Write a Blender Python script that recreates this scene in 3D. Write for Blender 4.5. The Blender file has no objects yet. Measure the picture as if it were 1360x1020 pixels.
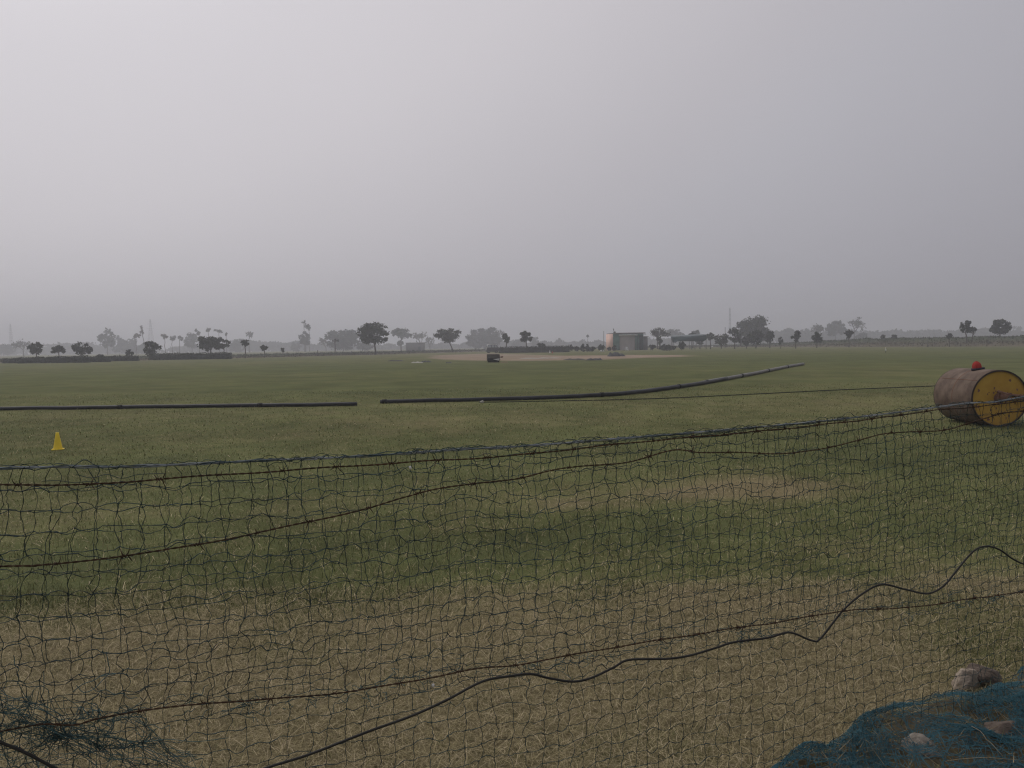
import bpy, math, random
import numpy as np
from mathutils import Matrix, Vector

random.seed(7)
RNG = np.random.default_rng(11)
S = bpy.context.scene
COL = S.collection

# ------------------------------------------------------------------ camera
F = 1047.0                       # focal length in pixels of the 1360 wide picture
PITCH = math.atan(50.5 / F)
ROLL = math.radians(0.885)
CAMZ = 1.6
_f = np.array([0, math.cos(PITCH), -math.sin(PITCH)])
_r0 = np.array([1.0, 0, 0])
_u0 = np.array([0, math.sin(PITCH), math.cos(PITCH)])
_r = _r0 * math.cos(ROLL) - _u0 * math.sin(ROLL)
_u = _u0 * math.cos(ROLL) + _r0 * math.sin(ROLL)
EYE = np.array([0, 0, CAMZ])

cam_d = bpy.data.cameras.new('camera')
cam = bpy.data.objects.new('camera', cam_d)
COL.objects.link(cam)
cam.matrix_world = Matrix(((_r[0], _u[0], -_f[0], 0), (_r[1], _u[1], -_f[1], 0),
                           (_r[2], _u[2], -_f[2], CAMZ), (0, 0, 0, 1)))
cam_d.sensor_width = 36.0
cam_d.lens = 36.0 * F / 1360.0
cam_d.clip_start = 0.05
cam_d.clip_end = 8000
S.camera = cam


def ray(px, py):
    return _f + _r * ((px - 680) / F) + _u * ((510 - py) / F)


def hor(px):
    return 459.5 - (px - 680) * math.tan(ROLL)


def ground(px, py, z=0.0):
    v = ray(px, py)
    return EYE + v * ((z - CAMZ) / v[2])


def at(px, py, D):
    v = ray(px, py)
    return EYE + v * (D / v[1])


# ------------------------------------------------------------------ numpy noise
_perm = np.random.default_rng(3).random((256, 256))


def vnoise(x, y):
    x = np.asarray(x, float); y = np.asarray(y, float)
    xi = np.floor(x).astype(int); yi = np.floor(y).astype(int)
    fx = x - xi; fy = y - yi
    fx = fx * fx * (3 - 2 * fx); fy = fy * fy * (3 - 2 * fy)
    g = lambda a, b: _perm[a & 255, b & 255]
    return (g(xi, yi) * (1 - fx) + g(xi + 1, yi) * fx) * (1 - fy) + (g(xi, yi + 1) * (1 - fx) + g(xi + 1, yi + 1) * fx) * fy


def fbm(x, y, o=4):
    s = 0; a = .5; t = 0
    for k in range(o):
        s = s + a * vnoise(x * 2 ** k + 17 * k, y * 2 ** k + 31 * k); t += a; a *= .5
    return s / t


# ------------------------------------------------------------------ mesh helpers
class G:
    def __init__(self):
        self.V = []; self.Q = []; self.T = []; self.P = []; self.C = []; self.n = 0; self.hascol = False

    def add(self, V, quads=None, tris=None, polys=None, col=None):
        V = np.asarray(V, float).reshape(-1, 3)
        if quads is not None and len(quads): self.Q.append(np.asarray(quads, int).reshape(-1, 4) + self.n)
        if tris is not None and len(tris): self.T.append(np.asarray(tris, int).reshape(-1, 3) + self.n)
        if polys is not None:
            for p in polys: self.P.append([i + self.n for i in p])
        self.V.append(V)
        if col is not None:
            self.hascol = True
            c = np.asarray(col, float)
            if c.ndim == 1: c = np.tile(c, (len(V), 1))
            self.C.append(c)
        else:
            self.C.append(np.ones((len(V), 3)))
        self.n += len(V)
        return self

    def box(self, c, s, rz=0.0, R=None):
        x, y, z = np.array(s) / 2
        V = np.array([[i, j, k] for k in (-z, z) for (i, j) in ((-x, -y), (x, -y), (x, y), (-x, y))])
        if R is None:
            R = np.array([[math.cos(rz), -math.sin(rz), 0], [math.sin(rz), math.cos(rz), 0], [0, 0, 1]])
        V = V @ R.T + np.array(c)
        return self.add(V, [[3, 2, 1, 0], [4, 5, 6, 7], [0, 1, 5, 4], [1, 2, 6, 5], [2, 3, 7, 6], [3, 0, 4, 7]])

    def tube(self, pts, r, n=6, cap=True, col=None):
        P = np.asarray(pts, float); M = len(P)
        r = np.broadcast_to(np.asarray(r, float), (M,))
        T = np.gradient(P, axis=0); T /= (np.linalg.norm(T, axis=1, keepdims=True) + 1e-12)
        ref = np.array([0, 0, 1.0]) if abs(T[:, 2]).mean() < .8 else np.array([1.0, 0, 0])
        A = np.cross(T, ref); A /= (np.linalg.norm(A, axis=1, keepdims=True) + 1e-12)
        B = np.cross(T, A)
        a = np.arange(n) * 2 * math.pi / n
        V = P[:, None] + r[:, None, None] * (np.cos(a)[None, :, None] * A[:, None] + np.sin(a)[None, :, None] * B[:, None])
        i = np.arange(M - 1)[:, None] * n; j = np.arange(n)[None]; k = (j + 1) % n
        Q = np.stack([i + j, i + n + j, i + n + k, i + k], -1).reshape(-1, 4)
        polys = [list(range(n)), list(range((M - 1) * n + n - 1, (M - 1) * n - 1, -1))] if cap else None
        return self.add(V.reshape(-1, 3), Q, polys=polys, col=col)

    def lathe(self, prof, n=24, axis='z', c=(0, 0, 0)):
        P = np.asarray(prof, float); M = len(P)
        a = np.arange(n) * 2 * math.pi / n
        V = np.stack([P[:, 0:1] * np.cos(a), P[:, 0:1] * np.sin(a), np.repeat(P[:, 1:2], n, 1)], -1)
        if axis == 'y': V = V[..., [0, 2, 1]]
        if axis == 'x': V = V[..., [2, 0, 1]]
        i = np.arange(M - 1)[:, None] * n; j = np.arange(n)[None]; k = (j + 1) % n
        Q = np.stack([i + j, i + k, i + n + k, i + n + j], -1).reshape(-1, 4)
        return self.add(V.reshape(-1, 3) + np.array(c), Q)

    def prism(self, outline, y0, y1):
        """outline in x,z, extruded along y"""
        n = len(outline)
        V = [[x, y0, z] for x, z in outline] + [[x, y1, z] for x, z in outline]
        Q = [[i, (i + 1) % n, n + (i + 1) % n, n + i] for i in range(n)]
        return self.add(V, Q, polys=[list(range(n))[::-1], list(range(n, 2 * n))])

    def build(self, name, mat, parent=None, loc=None, smooth=False, rz=0.0):
        me = bpy.data.meshes.new(name)
        V = np.concatenate(self.V)
        loops = []; starts = []; tot = 0
        for arr, k in ((self.Q, 4), (self.T, 3)):
            if arr:
                a = np.concatenate(arr); loops.append(a.ravel()); starts.append(tot + np.arange(len(a)) * k); tot += a.size
        for p in self.P:
            loops.append(np.array(p)); starts.append(np.array([tot])); tot += len(p)
        L = np.concatenate(loops); St = np.concatenate(starts)
        me.vertices.add(len(V)); me.vertices.foreach_set('co', V.ravel())
        me.loops.add(len(L)); me.loops.foreach_set('vertex_index', L.astype(np.int32))
        me.polygons.add(len(St)); me.polygons.foreach_set('loop_start', St.astype(np.int32))
        me.update(calc_edges=True)
        if smooth: me.polygons.foreach_set('use_smooth', np.ones(len(St), bool))
        if self.hascol:
            at_ = me.color_attributes.new('Col', 'FLOAT_COLOR', 'POINT')
            C = np.concatenate(self.C)
            at_.data.foreach_set('color', np.concatenate([C, np.ones((len(C), 1))], 1).ravel())
        me.validate()
        me.materials.append(mat)
        o = bpy.data.objects.new(name, me); COL.objects.link(o)
        if parent is not None: o.parent = parent
        if loc is not None: o.location = loc
        o.rotation_euler.z = rz
        return o


def tag(o, label=None, cat=None, group=None, kind=None):
    if label: o['label'] = label
    if cat: o['category'] = cat
    if group: o['group'] = group
    if kind: o['kind'] = kind
    return o


def thing(name, label, cat, loc, rz=0.0, group=None):
    o = bpy.data.objects.new(name, None); COL.objects.link(o)
    o.empty_display_size = .2
    o.location = loc; o.rotation_euler.z = rz
    return tag(o, label, cat, group)


def spline(pts, n=8):
    """Catmull-Rom through pts"""
    P = np.asarray(pts, float)
    P = np.vstack([2 * P[0] - P[1], P, 2 * P[-1] - P[-2]])
    out = []
    t = np.arange(n) / n
    for i in range(1, len(P) - 2):
        a, b, c, d = P[i - 1], P[i], P[i + 1], P[i + 2]
        tt = t[:, None]
        out.append(.5 * ((2 * b) + (c - a) * tt + (2 * a - 5 * b + 4 * c - d) * tt ** 2 + (3 * b - a - 3 * c + d) * tt ** 3))
    out.append(P[-2][None])
    return np.concatenate(out)


# ------------------------------------------------------------------ materials
def mat(name, col, rough=.9, var=.25, scale=6.0, col2=None, attr=False, metal=0.0, bump=0.0, trans=0.0, spec=.3, stretch=None):
    m = bpy.data.materials.new(name); m.use_nodes = True
    N = m.node_tree.nodes; L = m.node_tree.links
    b = N['Principled BSDF']
    b.inputs['Roughness'].default_value = rough
    b.inputs['Metallic'].default_value = metal
    b.inputs['Specular IOR Level'].default_value = spec
    tc = N.new('ShaderNodeTexCoord')
    src = tc.outputs['Object']
    if stretch:
        mp = N.new('ShaderNodeMapping'); mp.inputs['Scale'].default_value = stretch
        L.new(src, mp.inputs['Vector']); src = mp.outputs['Vector']
    nz = N.new('ShaderNodeTexNoise'); nz.inputs['Scale'].default_value = scale; nz.inputs['Detail'].default_value = 6
    nz.inputs['Roughness'].default_value = .65
    L.new(src, nz.inputs['Vector'])
    cr = N.new('ShaderNodeValToRGB')
    c = np.array(col); d = np.array(col2) if col2 is not None else c * (1 + var)
    lo = c * (1 - var) if col2 is None else c
    cr.color_ramp.elements[0].position = .32; cr.color_ramp.elements[1].position = .68
    cr.color_ramp.elements[0].color = (*lo, 1); cr.color_ramp.elements[1].color = (*d, 1)
    L.new(nz.outputs['Fac'], cr.inputs['Fac'])
    out = cr.outputs['Color']
    if attr:
        a = N.new('ShaderNodeVertexColor'); a.layer_name = 'Col'
        mx = N.new('ShaderNodeMix'); mx.data_type = 'RGBA'; mx.blend_type = 'MULTIPLY'; mx.inputs[0].default_value = 1
        L.new(out, mx.inputs[6]); L.new(a.outputs['Color'], mx.inputs[7]); out = mx.outputs[2]
    L.new(out, b.inputs['Base Color'])
    if bump:
        bp = N.new('ShaderNodeBump'); bp.inputs['Strength'].default_value = bump; bp.inputs['Distance'].default_value = .02
        L.new(nz.outputs['Fac'], bp.inputs['Height']); L.new(bp.outputs['Normal'], b.inputs['Normal'])
    return m


M = {}
M['leaf'] = mat('dark_foliage', (.034, .046, .026), var=.35, scale=.6, attr=True)
M['leaf_green'] = mat('green_foliage', (.045, .062, .028), var=.35, scale=.6, attr=True)
M['leaf_brown'] = mat('brown_foliage', (.11, .085, .065), var=.3, scale=.6, attr=True)
M['leaf_grey'] = mat('grey_green_foliage', (.07, .078, .058), var=.3, scale=.6, attr=True)
M['bark'] = mat('bark', (.075, .06, .048), var=.35, scale=5, bump=.4)
M['hedge'] = mat('hedge_leaves', (.028, .04, .024), var=.35, scale=1.2, attr=True)
M['net'] = mat('net_twine', (.010, .017, .016), var=.4, scale=6, col2=(.018, .050, .056), rough=.8)
M['net_green'] = mat('bunched_twine', (.036, .085, .088), var=.4, scale=9, rough=.8)
M['rope'] = mat('top_rope_fibre', (.07, .10, .115), scale=7, col2=(.34, .37, .385), rough=.8)
M['wire'] = mat('rusty_wire', (.030, .022, .014), scale=9, col2=(.075, .038, .020), rough=.85)
M['cable'] = mat('black_cable_rubber', (.022, .022, .020), var=.35, scale=12, rough=.6)
M['black'] = mat('black_rubber', (.018, .018, .019), var=.3, scale=4, rough=.75)
M['pipe'] = mat('dark_grey_pipe', (.036, .038, .042), var=.3, scale=2.5, rough=.55)
M['pipe_pale'] = mat('pale_grey_pipe', (.17, .165, .16), var=.25, scale=2.5, rough=.55)
M['yellow'] = mat('yellow_plastic', (.92, .68, .05), var=.08, scale=9, rough=.55)
M['roller'] = mat('rusty_drum_steel', (.072, .045, .032), scale=4.2, col2=(.165, .12, .09), rough=.8, bump=.25)
M['disc'] = mat('yellow_disc_paint', (.38, .215, .032), scale=2.6, col2=(.50, .32, .055), rough=.6)
M['rust'] = mat('brown_rust', (.13, .06, .04), scale=8, col2=(.22, .13, .09), rough=.85, bump=.4)
M['dark_rim'] = mat('dark_rim', (.035, .026, .022), var=.4, scale=8)
M['cap_red'] = mat('red_cloth', (.36, .035, .03), var=.15, scale=20)
M['cap_dark'] = mat('navy_cloth', (.03, .03, .045), var=.2, scale=20)
M['pink'] = mat('pink_plaster', (.78, .54, .46), var=.12, scale=.9)
M['teal'] = mat('teal_paint', (.095, .20, .17), var=.2, scale=.8)
M['teal_dark'] = mat('dark_teal_paint', (.022, .045, .05), var=.25, scale=.8)
M['beige'] = mat('beige_shutter', (.47, .43, .405), var=.06, scale=.8)
M['grey'] = mat('grey_render', (.17, .16, .16), var=.15, scale=1)
M['concrete'] = mat('grey_concrete', (.30, .29, .28), var=.2, scale=1.5)
M['white'] = mat('white_paint', (.72, .72, .70), var=.08, scale=4)
M['fascia'] = mat('teal_sheet_roof', (.018, .045, .048), var=.3, scale=.5)
M['sheet'] = mat('pale_sheet_roof', (.15, .18, .19), var=.15, scale=1)
M['steel'] = mat('grey_steel', (.12, .12, .125), var=.2, scale=2, rough=.6)
M['glass'] = mat('car_glass', (.40, .43, .46), var=.05, scale=2, rough=.15, spec=.5)
M['car'] = mat('grey_car_paint', (.035, .038, .046), var=.06, scale=2, rough=.35, spec=.5)
M['tarp'] = mat('dark_tarpaulin', (.045, .048, .052), var=.4, scale=1.5)
M['tarp_pale'] = mat('pale_cover_cloth', (.33, .32, .28), var=.15, scale=1.5)
M['stone'] = mat('pale_stone', (.24, .195, .15), scale=14, col2=(.44, .375, .30), rough=.95, bump=.8)
M['stone_brown'] = mat('brown_stone', (.075, .058, .045), scale=14, col2=(.15, .12, .10), rough=.95, bump=.8)
M['stone_white'] = mat('white_stone', (.10, .085, .07), scale=22, col2=(.34, .31, .265), rough=.95, bump=.8)
M['blue'] = mat('blue_twine', (.014, .062, .082), scale=5, col2=(.042, .140, .178), rough=.75)
M['rubble'] = mat('soil_heap', (.045, .037, .024), scale=12, col2=(.12, .10, .055), rough=1, bump=.8)
M['pylon'] = mat('galvanised_steel', (.12, .12, .13), var=.1, scale=1)
M['far_leaf'] = mat('far_foliage', (.05, .06, .04), var=.3, scale=.1, attr=True)
M['post'] = mat('weathered_post', (.10, .09, .08), var=.2, scale=4)


# ------------------------------------------------------------------ ground
DRY_Y = np.array([0, 4.0, 4.8, 5.35, 6.2, 7.2, 8, 10, 13, 16, 22, 25, 30, 45, 60, 80, 120, 150, 400, 3000.])
DRY_V = np.array([.93, .93, .86, .42, .26, .28, .38, .36, .42, .54, .58, .46, .38, .38, .32, .36, .44, .52, .6, .6])


def ell(x, y, cx, cy, rx, ry, soft=.5):
    d = np.sqrt(((x - cx) / rx) ** 2 + ((y - cy) / ry) ** 2)
    return np.clip((1 + soft - d) / (2 * soft), 0, 1)


def dryness(x, y):
    yy = y - .10 * x + (fbm(x * .9 + 5, y * 1.1 + 9, 3) - .5) * 1.3 * np.clip(y / 6, .3, 4)
    d = np.interp(yy, DRY_Y, DRY_V)
    n1 = fbm(x * .35 + 3, y * .35 + 1, 4) - .5
    n2 = fbm(x * 1.7, y * 1.7 + 40, 4) - .5
    n3 = fbm(x * .05 + 60, y * .03 + 4, 3) - .5
    d = d + np.where(y > 12, .32, .6) * n1 + .5 * n2 + .32 * n3 * (y > 12)
    for (px, py, rx, ry, s) in ((935, 655, 1.0, .55, .75), (760, 672, .45, .3, .6), (610, 700, .35, .3, .5), (30, 690, .5, .5, .2), (1010, 640, .8, .5, .4)):
        p = ground(px, py); d = d + s * .7 * ell(x, y, p[0], p[1], rx, ry, .9)
    for (px, py, rx, ry, s) in ((1330, 860, .45, .5, -.5), (1240, 800, .5, .3, -.3), (820, 1000, .5, .2, -.3), (30, 800, .4, .25, -.4), (60, 765, .8, .6, -.3)):
        p = ground(px, py); d = d + s * ell(x, y, p[0], p[1], rx, ry, .7)
    return np.clip(d, 0, 1)


BARE = [[ground(*p)[:2] for p in poly] for poly in (
    [(570, 476), (610, 478.4), (700, 479.2), (800, 477.6), (860, 475.2), (922, 473.2), (905, 471.5), (840, 471.4), (740, 472.2), (650, 469.5), (575, 472)],
)]
STRIP = [[ground(*p)[:2] for p in poly] for poly in (
    [(690, 475.6), (800, 475.4), (905, 473.0), (915, 472.0), (870, 471.6), (740, 473.6), (690, 474.4)],
)]


def poly_d(x, y, P):
    """signed distance, positive inside"""
    P = np.array(P); n = len(P); ins = np.zeros(x.shape, bool); dm = np.full(x.shape, 1e9)
    for i in range(n):
        a, b = P[i], P[(i + 1) % n]
        c = ((a[1] > y) != (b[1] > y)) & (x < (b[0] - a[0]) * (y - a[1]) / (b[1] - a[1] + 1e-12) + a[0]); ins ^= c
        t = np.clip(((x - a[0]) * (b[0] - a[0]) + (y - a[1]) * (b[1] - a[1])) / (((b - a) ** 2).sum()), 0, 1)
        dm = np.minimum(dm, np.hypot(x - a[0] - t * (b[0] - a[0]), y - a[1] - t * (b[1] - a[1])))
    return np.where(ins, dm, -dm)


def build_ground():
    th = np.concatenate([np.radians(np.arange(-50, 50, .33)), np.radians(np.arange(50, 310, 5))])
    nt = len(th)
    rr = np.concatenate([[.4], .8 * 1.022 ** np.arange(0, 372)]); rr = rr[rr < 2500]
    rr = np.append(rr, 2500.)
    R, T = np.meshgrid(rr, th, indexing='ij')
    X = R * np.sin(T); Y = R * np.cos(T)
    d = dryness(X, Y)
    bare = np.zeros_like(d); strip = np.zeros_like(d)
    nn = (fbm(X * .5, Y * .2, 3) - .5) * 3
    for P in BARE: bare = np.maximum(bare, np.clip((poly_d(X, Y, P) + nn) / 2 + .5, 0, 1))
    for P in STRIP: strip = np.maximum(strip, np.clip(poly_d(X, Y, P) + nn * .3 + .5, 0, 1))
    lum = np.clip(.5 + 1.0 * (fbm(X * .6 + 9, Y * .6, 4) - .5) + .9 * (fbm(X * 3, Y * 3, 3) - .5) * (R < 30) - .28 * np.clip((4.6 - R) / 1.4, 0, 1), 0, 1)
    V = np.stack([X, Y, np.zeros_like(X)], -1).reshape(-1, 3)
    V = np.vstack([V, [[0, 0, 0]]])
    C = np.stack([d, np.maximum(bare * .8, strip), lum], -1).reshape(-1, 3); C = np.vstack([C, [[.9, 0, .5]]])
    nr = len(rr)
    i = np.arange(nr - 1)[:, None] * nt; j = np.arange(nt)[None]; k = (j + 1) % nt
    Q = np.stack([i + j, i + k, i + nt + k, i + nt + j], -1).reshape(-1, 4)[:, ::-1]
    c = nr * nt; T3 = [[c, j, (j + 1) % nt] for j in range(nt)]
    g = G(); g.add(V, Q, np.array(T3)[:, ::-1], col=C)
    m = bpy.data.materials.new('field_turf'); m.use_nodes = True
    N = m.node_tree.nodes; L = m.node_tree.links; b = N['Principled BSDF']
    b.inputs['Roughness'].default_value = 1; b.inputs['Specular IOR Level'].default_value = .05
    vc = N.new('ShaderNodeVertexColor'); vc.layer_name = 'Col'
    sp = N.new('ShaderNodeSeparateColor'); L.new(vc.outputs['Color'], sp.inputs['Color'])
    tc = N.new('ShaderNodeTexCoord')

    def noise(s, det=5, sc=(1, 1, 1)):
        mp = N.new('ShaderNodeMapping'); mp.inputs['Scale'].default_value = sc; L.new(tc.outputs['Object'], mp.inputs['Vector'])
        n = N.new('ShaderNodeTexNoise'); n.inputs['Scale'].default_value = s; n.inputs['Detail'].default_value = det
        n.inputs['Roughness'].default_value = .7
        L.new(mp.outputs['Vector'], n.inputs['Vector']); return n.outputs['Fac']

    def math_(op, a, b_):
        n = N.new('ShaderNodeMath'); n.operation = op
        for k, v in enumerate((a, b_)):
            if isinstance(v, (int, float)): n.inputs[k].default_value = v
            else: L.new(v, n.inputs[k])
        return n.outputs[0]

    def mix(f, a, b_, mode='MIX'):
        n = N.new('ShaderNodeMix'); n.data_type = 'RGBA'; n.blend_type = mode
        if isinstance(f, (int, float)): n.inputs[0].default_value = f
        else: L.new(f, n.inputs[0])
        for k, v in ((6, a), (7, b_)):
            if isinstance(v, tuple): n.inputs[k].default_value = (*v, 1)
            else: L.new(v, n.inputs[k])
        return n.outputs[2]
    fine = noise(38, 6); midn = noise(5, 5); big = noise(.9, 4); grain = noise(160, 3)
    dd = math_('ADD', sp.outputs[0], math_('MULTIPLY', math_('SUBTRACT', midn, .5), .7))
    dd = math_('ADD', dd, math_('MULTIPLY', math_('SUBTRACT', fine, .5), .7))
    dd = math_('ADD', dd, math_('MULTIPLY', math_('SUBTRACT', big, .5), .35))
    cr = N.new('ShaderNodeValToRGB')
    E = cr.color_ramp.elements
    E[0].position = 0; E[0].color = (.104, .118, .052, 1)
    E[1].position = 1; E[1].color = (.250, .207, .115, 1)
    e = E.new(.35); e.color = (.124, .138, .053, 1)
    e = E.new(.65); e.color = (.164, .161, .070, 1)
    L.new(dd, cr.inputs['Fac'])
    c1 = mix(sp.outputs[1], cr.outputs['Color'], (.35, .265, .20))
    gr = math_('ADD', .45, math_('MULTIPLY', grain, .75))
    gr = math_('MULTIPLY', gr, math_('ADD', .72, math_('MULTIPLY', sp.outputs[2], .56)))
    gc = N.new('ShaderNodeCombineColor')
    for k in range(3): L.new(gr, gc.inputs[k])
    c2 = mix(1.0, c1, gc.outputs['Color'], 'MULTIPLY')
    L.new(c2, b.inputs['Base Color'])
    bp = N.new('ShaderNodeBump'); bp.inputs['Strength'].default_value = .6; bp.inputs['Distance'].default_value = .02
    L.new(fine, bp.inputs['Height']); L.new(bp.outputs['Normal'], b.inputs['Normal'])
    o = g.build('ground', m, smooth=True)
    tag(o, kind='structure')


build_ground()


def build_grass():
    """near turf: individual blades and straws"""
    n = 520000
    d = np.exp(np.where(RNG.random(n) < .42, RNG.uniform(math.log(1.9), math.log(5.2), n), RNG.uniform(math.log(1.9), math.log(30), n)))
    keep = RNG.random(n) < np.clip((d / 4.0), .6, 1)
    d = d[keep]; n = len(d)
    X = RNG.uniform(-.82, 1.05, n) * d; Y = d
    dr = dryness(X, Y)
    isdry = RNG.random(n) < np.clip(dr * 1.15 - .05, .1, .95)
    near = np.clip(1.5 - d / 9, .35, 1)
    Ln = np.where(isdry, RNG.gamma(3, .018, n) + .015, RNG.gamma(4, .009, n) + .012)
    Ln = np.minimum(Ln, .15) * (.6 + .4 * near)
    wd = np.where(isdry, RNG.uniform(.0010, .0024, n), RNG.uniform(.0014, .0028, n)) * np.clip(d / 4, .8, 5)
    az = RNG.uniform(0, 2 * math.pi, n)
    el = np.where(isdry, np.abs(RNG.normal(0, .28, n)), RNG.uniform(.3, 1.35, n))
    dirv = np.stack([np.cos(az) * np.cos(el), np.sin(az) * np.cos(el), np.sin(el)], -1)
    side = np.stack([-np.sin(az), np.cos(az), np.zeros(n)], -1)
    B = np.stack([X, Y, np.full(n, .002)], -1); B[:, 2] += np.where(isdry, RNG.uniform(0, .02, n), 0)
    midp = B + dirv * (Ln * .55)[:, None] + np.array([0, 0, 1.]) * (Ln * .06)[:, None]
    tip = B + dirv * Ln[:, None]; tip[:, 2] = np.maximum(tip[:, 2] - Ln * .12, .002)
    V = np.stack([B - side * wd[:, None] * .5, B + side * wd[:, None] * .5,
                  midp + side * wd[:, None] * .45, midp - side * wd[:, None] * .45, tip], 1).reshape(-1, 3)
    k = np.arange(n)[:, None] * 5
    Q = k + np.array([[0, 1, 2, 3]]); T = k + np.array([[3, 2, 4]])
    v = RNG.uniform(.42, 1.55, n)[:, None]
    v = 1 + (v - 1) * np.clip(7 / d, .3, 1)[:, None]
    straw = np.array([.258, .220, .120]) * v
    hot = RNG.random(n) < .16 * np.clip(7 / d, .2, 1)
    straw[hot] = np.array([.50, .42, .27]) * RNG.uniform(.7, 1.2, (hot.sum(), 1))
    green = np.array([.122, .138, .058]) * v
    yel = np.array([.165, .155, .065]) * v
    mixg = RNG.random(n)[:, None]
    green = green * mixg + yel * (1 - mixg)
    C = np.where(isdry[:, None], straw, green)
    C = np.repeat(C, 5, 0)
    g = G(); g.add(V, Q, T, col=C)
    m = mat('grass_blades', (1, 1, 1), var=.0, attr=True, rough=.85, spec=.1)
    o = g.build('grass', m)
    tag(o, 'short mown turf with dry straw near the net fence', 'grass', kind='stuff')


build_grass()

# verge / embankment beyond the boundary
EDGE = [(-400, 492), (-150, 486), (0, 482), (200, 478.5), (400, 473.6), (500, 471), (600, 468), (700, 465.3), (800, 463.2), (900, 461.8), (1000, 461.0), (1100, 460.8), (1200, 460.7), (1360, 460), (1600, 458.5), (1900, 457)]


def build_verge():
    E = np.array([ground(*p)[:2] for p in EDGE])
    E = spline(np.c_[E, np.zeros(len(E))], 30)[:, :2]
    px = 680 + E[:, 0] / E[:, 1] * F
    crest = np.interp(px, [0, 600, 900, 1000, 1080, 1150, 1400], [.45, .45, .5, .8, 1.5, 2.0, 2.05])
    prof = [(-1.0, -.02, 0), (0, .03, 0), (3, .25, .1), (8, .40, .2), (13, .42, .3), (18, .75, .9), (24, .97, 1), (30, 1, 1), (50, 1, 1), (70, .8, 1), (95, -.05, 1)]
    rows = []; cols = []
    dirn = E / np.linalg.norm(E, axis=1, keepdims=True)
    for (d, h, gq) in prof:
        P = E + dirn * d
        nz = (fbm(P[:, 0] * .35, P[:, 1] * .35 + d * 3, 4) - .5)
        zz = h * crest * (1 + .25 * nz) + (.22 * nz if 0 < h else 0)
        if h < 0: zz = np.full(len(P), h)
        rows.append(np.c_[P, zz]); cols.append(np.full(len(P), gq))
    V = np.array(rows); nr, n = V.shape[:2]
    i = np.arange(nr - 1)[:, None] * n; j = np.arange(n - 1)[None]
    Q = np.stack([i + j, i + j + 1, i + n + j + 1, i + n + j], -1).reshape(-1, 4)
    gq = np.array(cols)
    nn = fbm(V[..., 0] * .2, V[..., 1] * .2, 3)[..., None]
    C = (np.array([.105, .088, .06]) * (1 - gq[..., None]) + np.array([.055, .068, .035]) * gq[..., None]) * (.6 + .8 * nn)
    g = G(); g.add(V.reshape(-1, 3), Q, col=C.reshape(-1, 3))
    m = mat('rough_verge_grass', (1, 1, 1), var=.3, scale=.7, attr=True, rough=1, spec=.05)
    o = g.build('embankment', m, smooth=True); tag(o, kind='structure')
    # tufts of rough grass standing on it
    k = 34000
    ii = RNG.integers(0, n - 1, k); t = RNG.random(k)[:, None]
    dd = RNG.uniform(0, 34, k); dmid = np.array([p[0] for p in prof])
    base = V[:, ii, :] * (1 - t) + V[:, ii + 1, :] * t           # nr,k,3
    lo = np.clip(np.searchsorted(dmid, dd) - 1, 0, nr - 2); f = ((dd - dmid[lo]) / (dmid[lo + 1] - dmid[lo]))[:, None]
    kk = np.arange(k); B = base[lo, kk] * (1 - f) + base[lo + 1, kk] * f
    h = RNG.gamma(3, .055, k) + .05; w = RNG.uniform(.12, .5, k)
    az = RNG.uniform(0, math.pi, k); s = np.stack([np.cos(az), np.sin(az), 0 * az], -1)
    lean = RNG.normal(0, .1, (k, 3)); lean[:, 2] = 0
    Vt = np.stack([B - s * w[:, None] / 2, B + s * w[:, None] / 2, B + lean + np.array([0, 0, 1]) * h[:, None]], 1).reshape(-1, 3)
    Vt[:, 2] -= .03
    gsel = np.interp(dd, [0, 13, 18], [0, .3, 1])[:, None]
    C = (np.array([.115, .095, .062]) * (1 - gsel) + np.array([.058, .07, .036]) * gsel) * RNG.uniform(.75, 1.2, (k, 1))
    g = G(); g.add(Vt, tris=np.arange(3 * k).reshape(-1, 3), col=np.repeat(C, 3, 0))
    o = g.build('rough_grass', m); tag(o, 'rough grass and weeds along the far edge of the field', 'grass', kind='stuff')


build_verge()


# ------------------------------------------------------------------ trees
def leaves(g, C, size, rng, tone=1.0, flat=.0):
    n = len(C)
    a = rng.normal(size=(n, 3)); a /= np.linalg.norm(a, axis=1, keepdims=True)
    b = rng.normal(size=(n, 3)); b[:, 2] *= (1 - flat); b -= a * (a * b).sum(1, keepdims=True); b /= (np.linalg.norm(b, axis=1, keepdims=True) + 1e-9)
    s = size * rng.uniform(.55, 1.35, n)[:, None]
    V = np.stack([C + a * s, C + b * s * .55, C - a * s, C - b * s * .55], 1).reshape(-1, 3)
    v = rng.uniform(.6, 1.4, n)[:, None] * tone
    col = np.repeat(np.c_[v * rng.uniform(.9, 1.15, (n, 1)), v, v * rng.uniform(.85, 1.05, (n, 1))], 4, 0)
    g.add(V, np.arange(4 * n).reshape(-1, 4), col=col)


def limb(g, p, q, r0, r1, rng, wob=.08, n=5, sides=5):
    p = np.array(p, float); q = np.array(q, float); L = np.linalg.norm(q - p)
    t = np.linspace(0, 1, n)[:, None]
    P = p + (q - p) * t
    P[1:-1] += rng.normal(0, wob * L * .4, (n - 2, 3)) * np.array([1, 1, .3])
    g.tube(P, np.linspace(r0, r1, n), sides)
    return P


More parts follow.
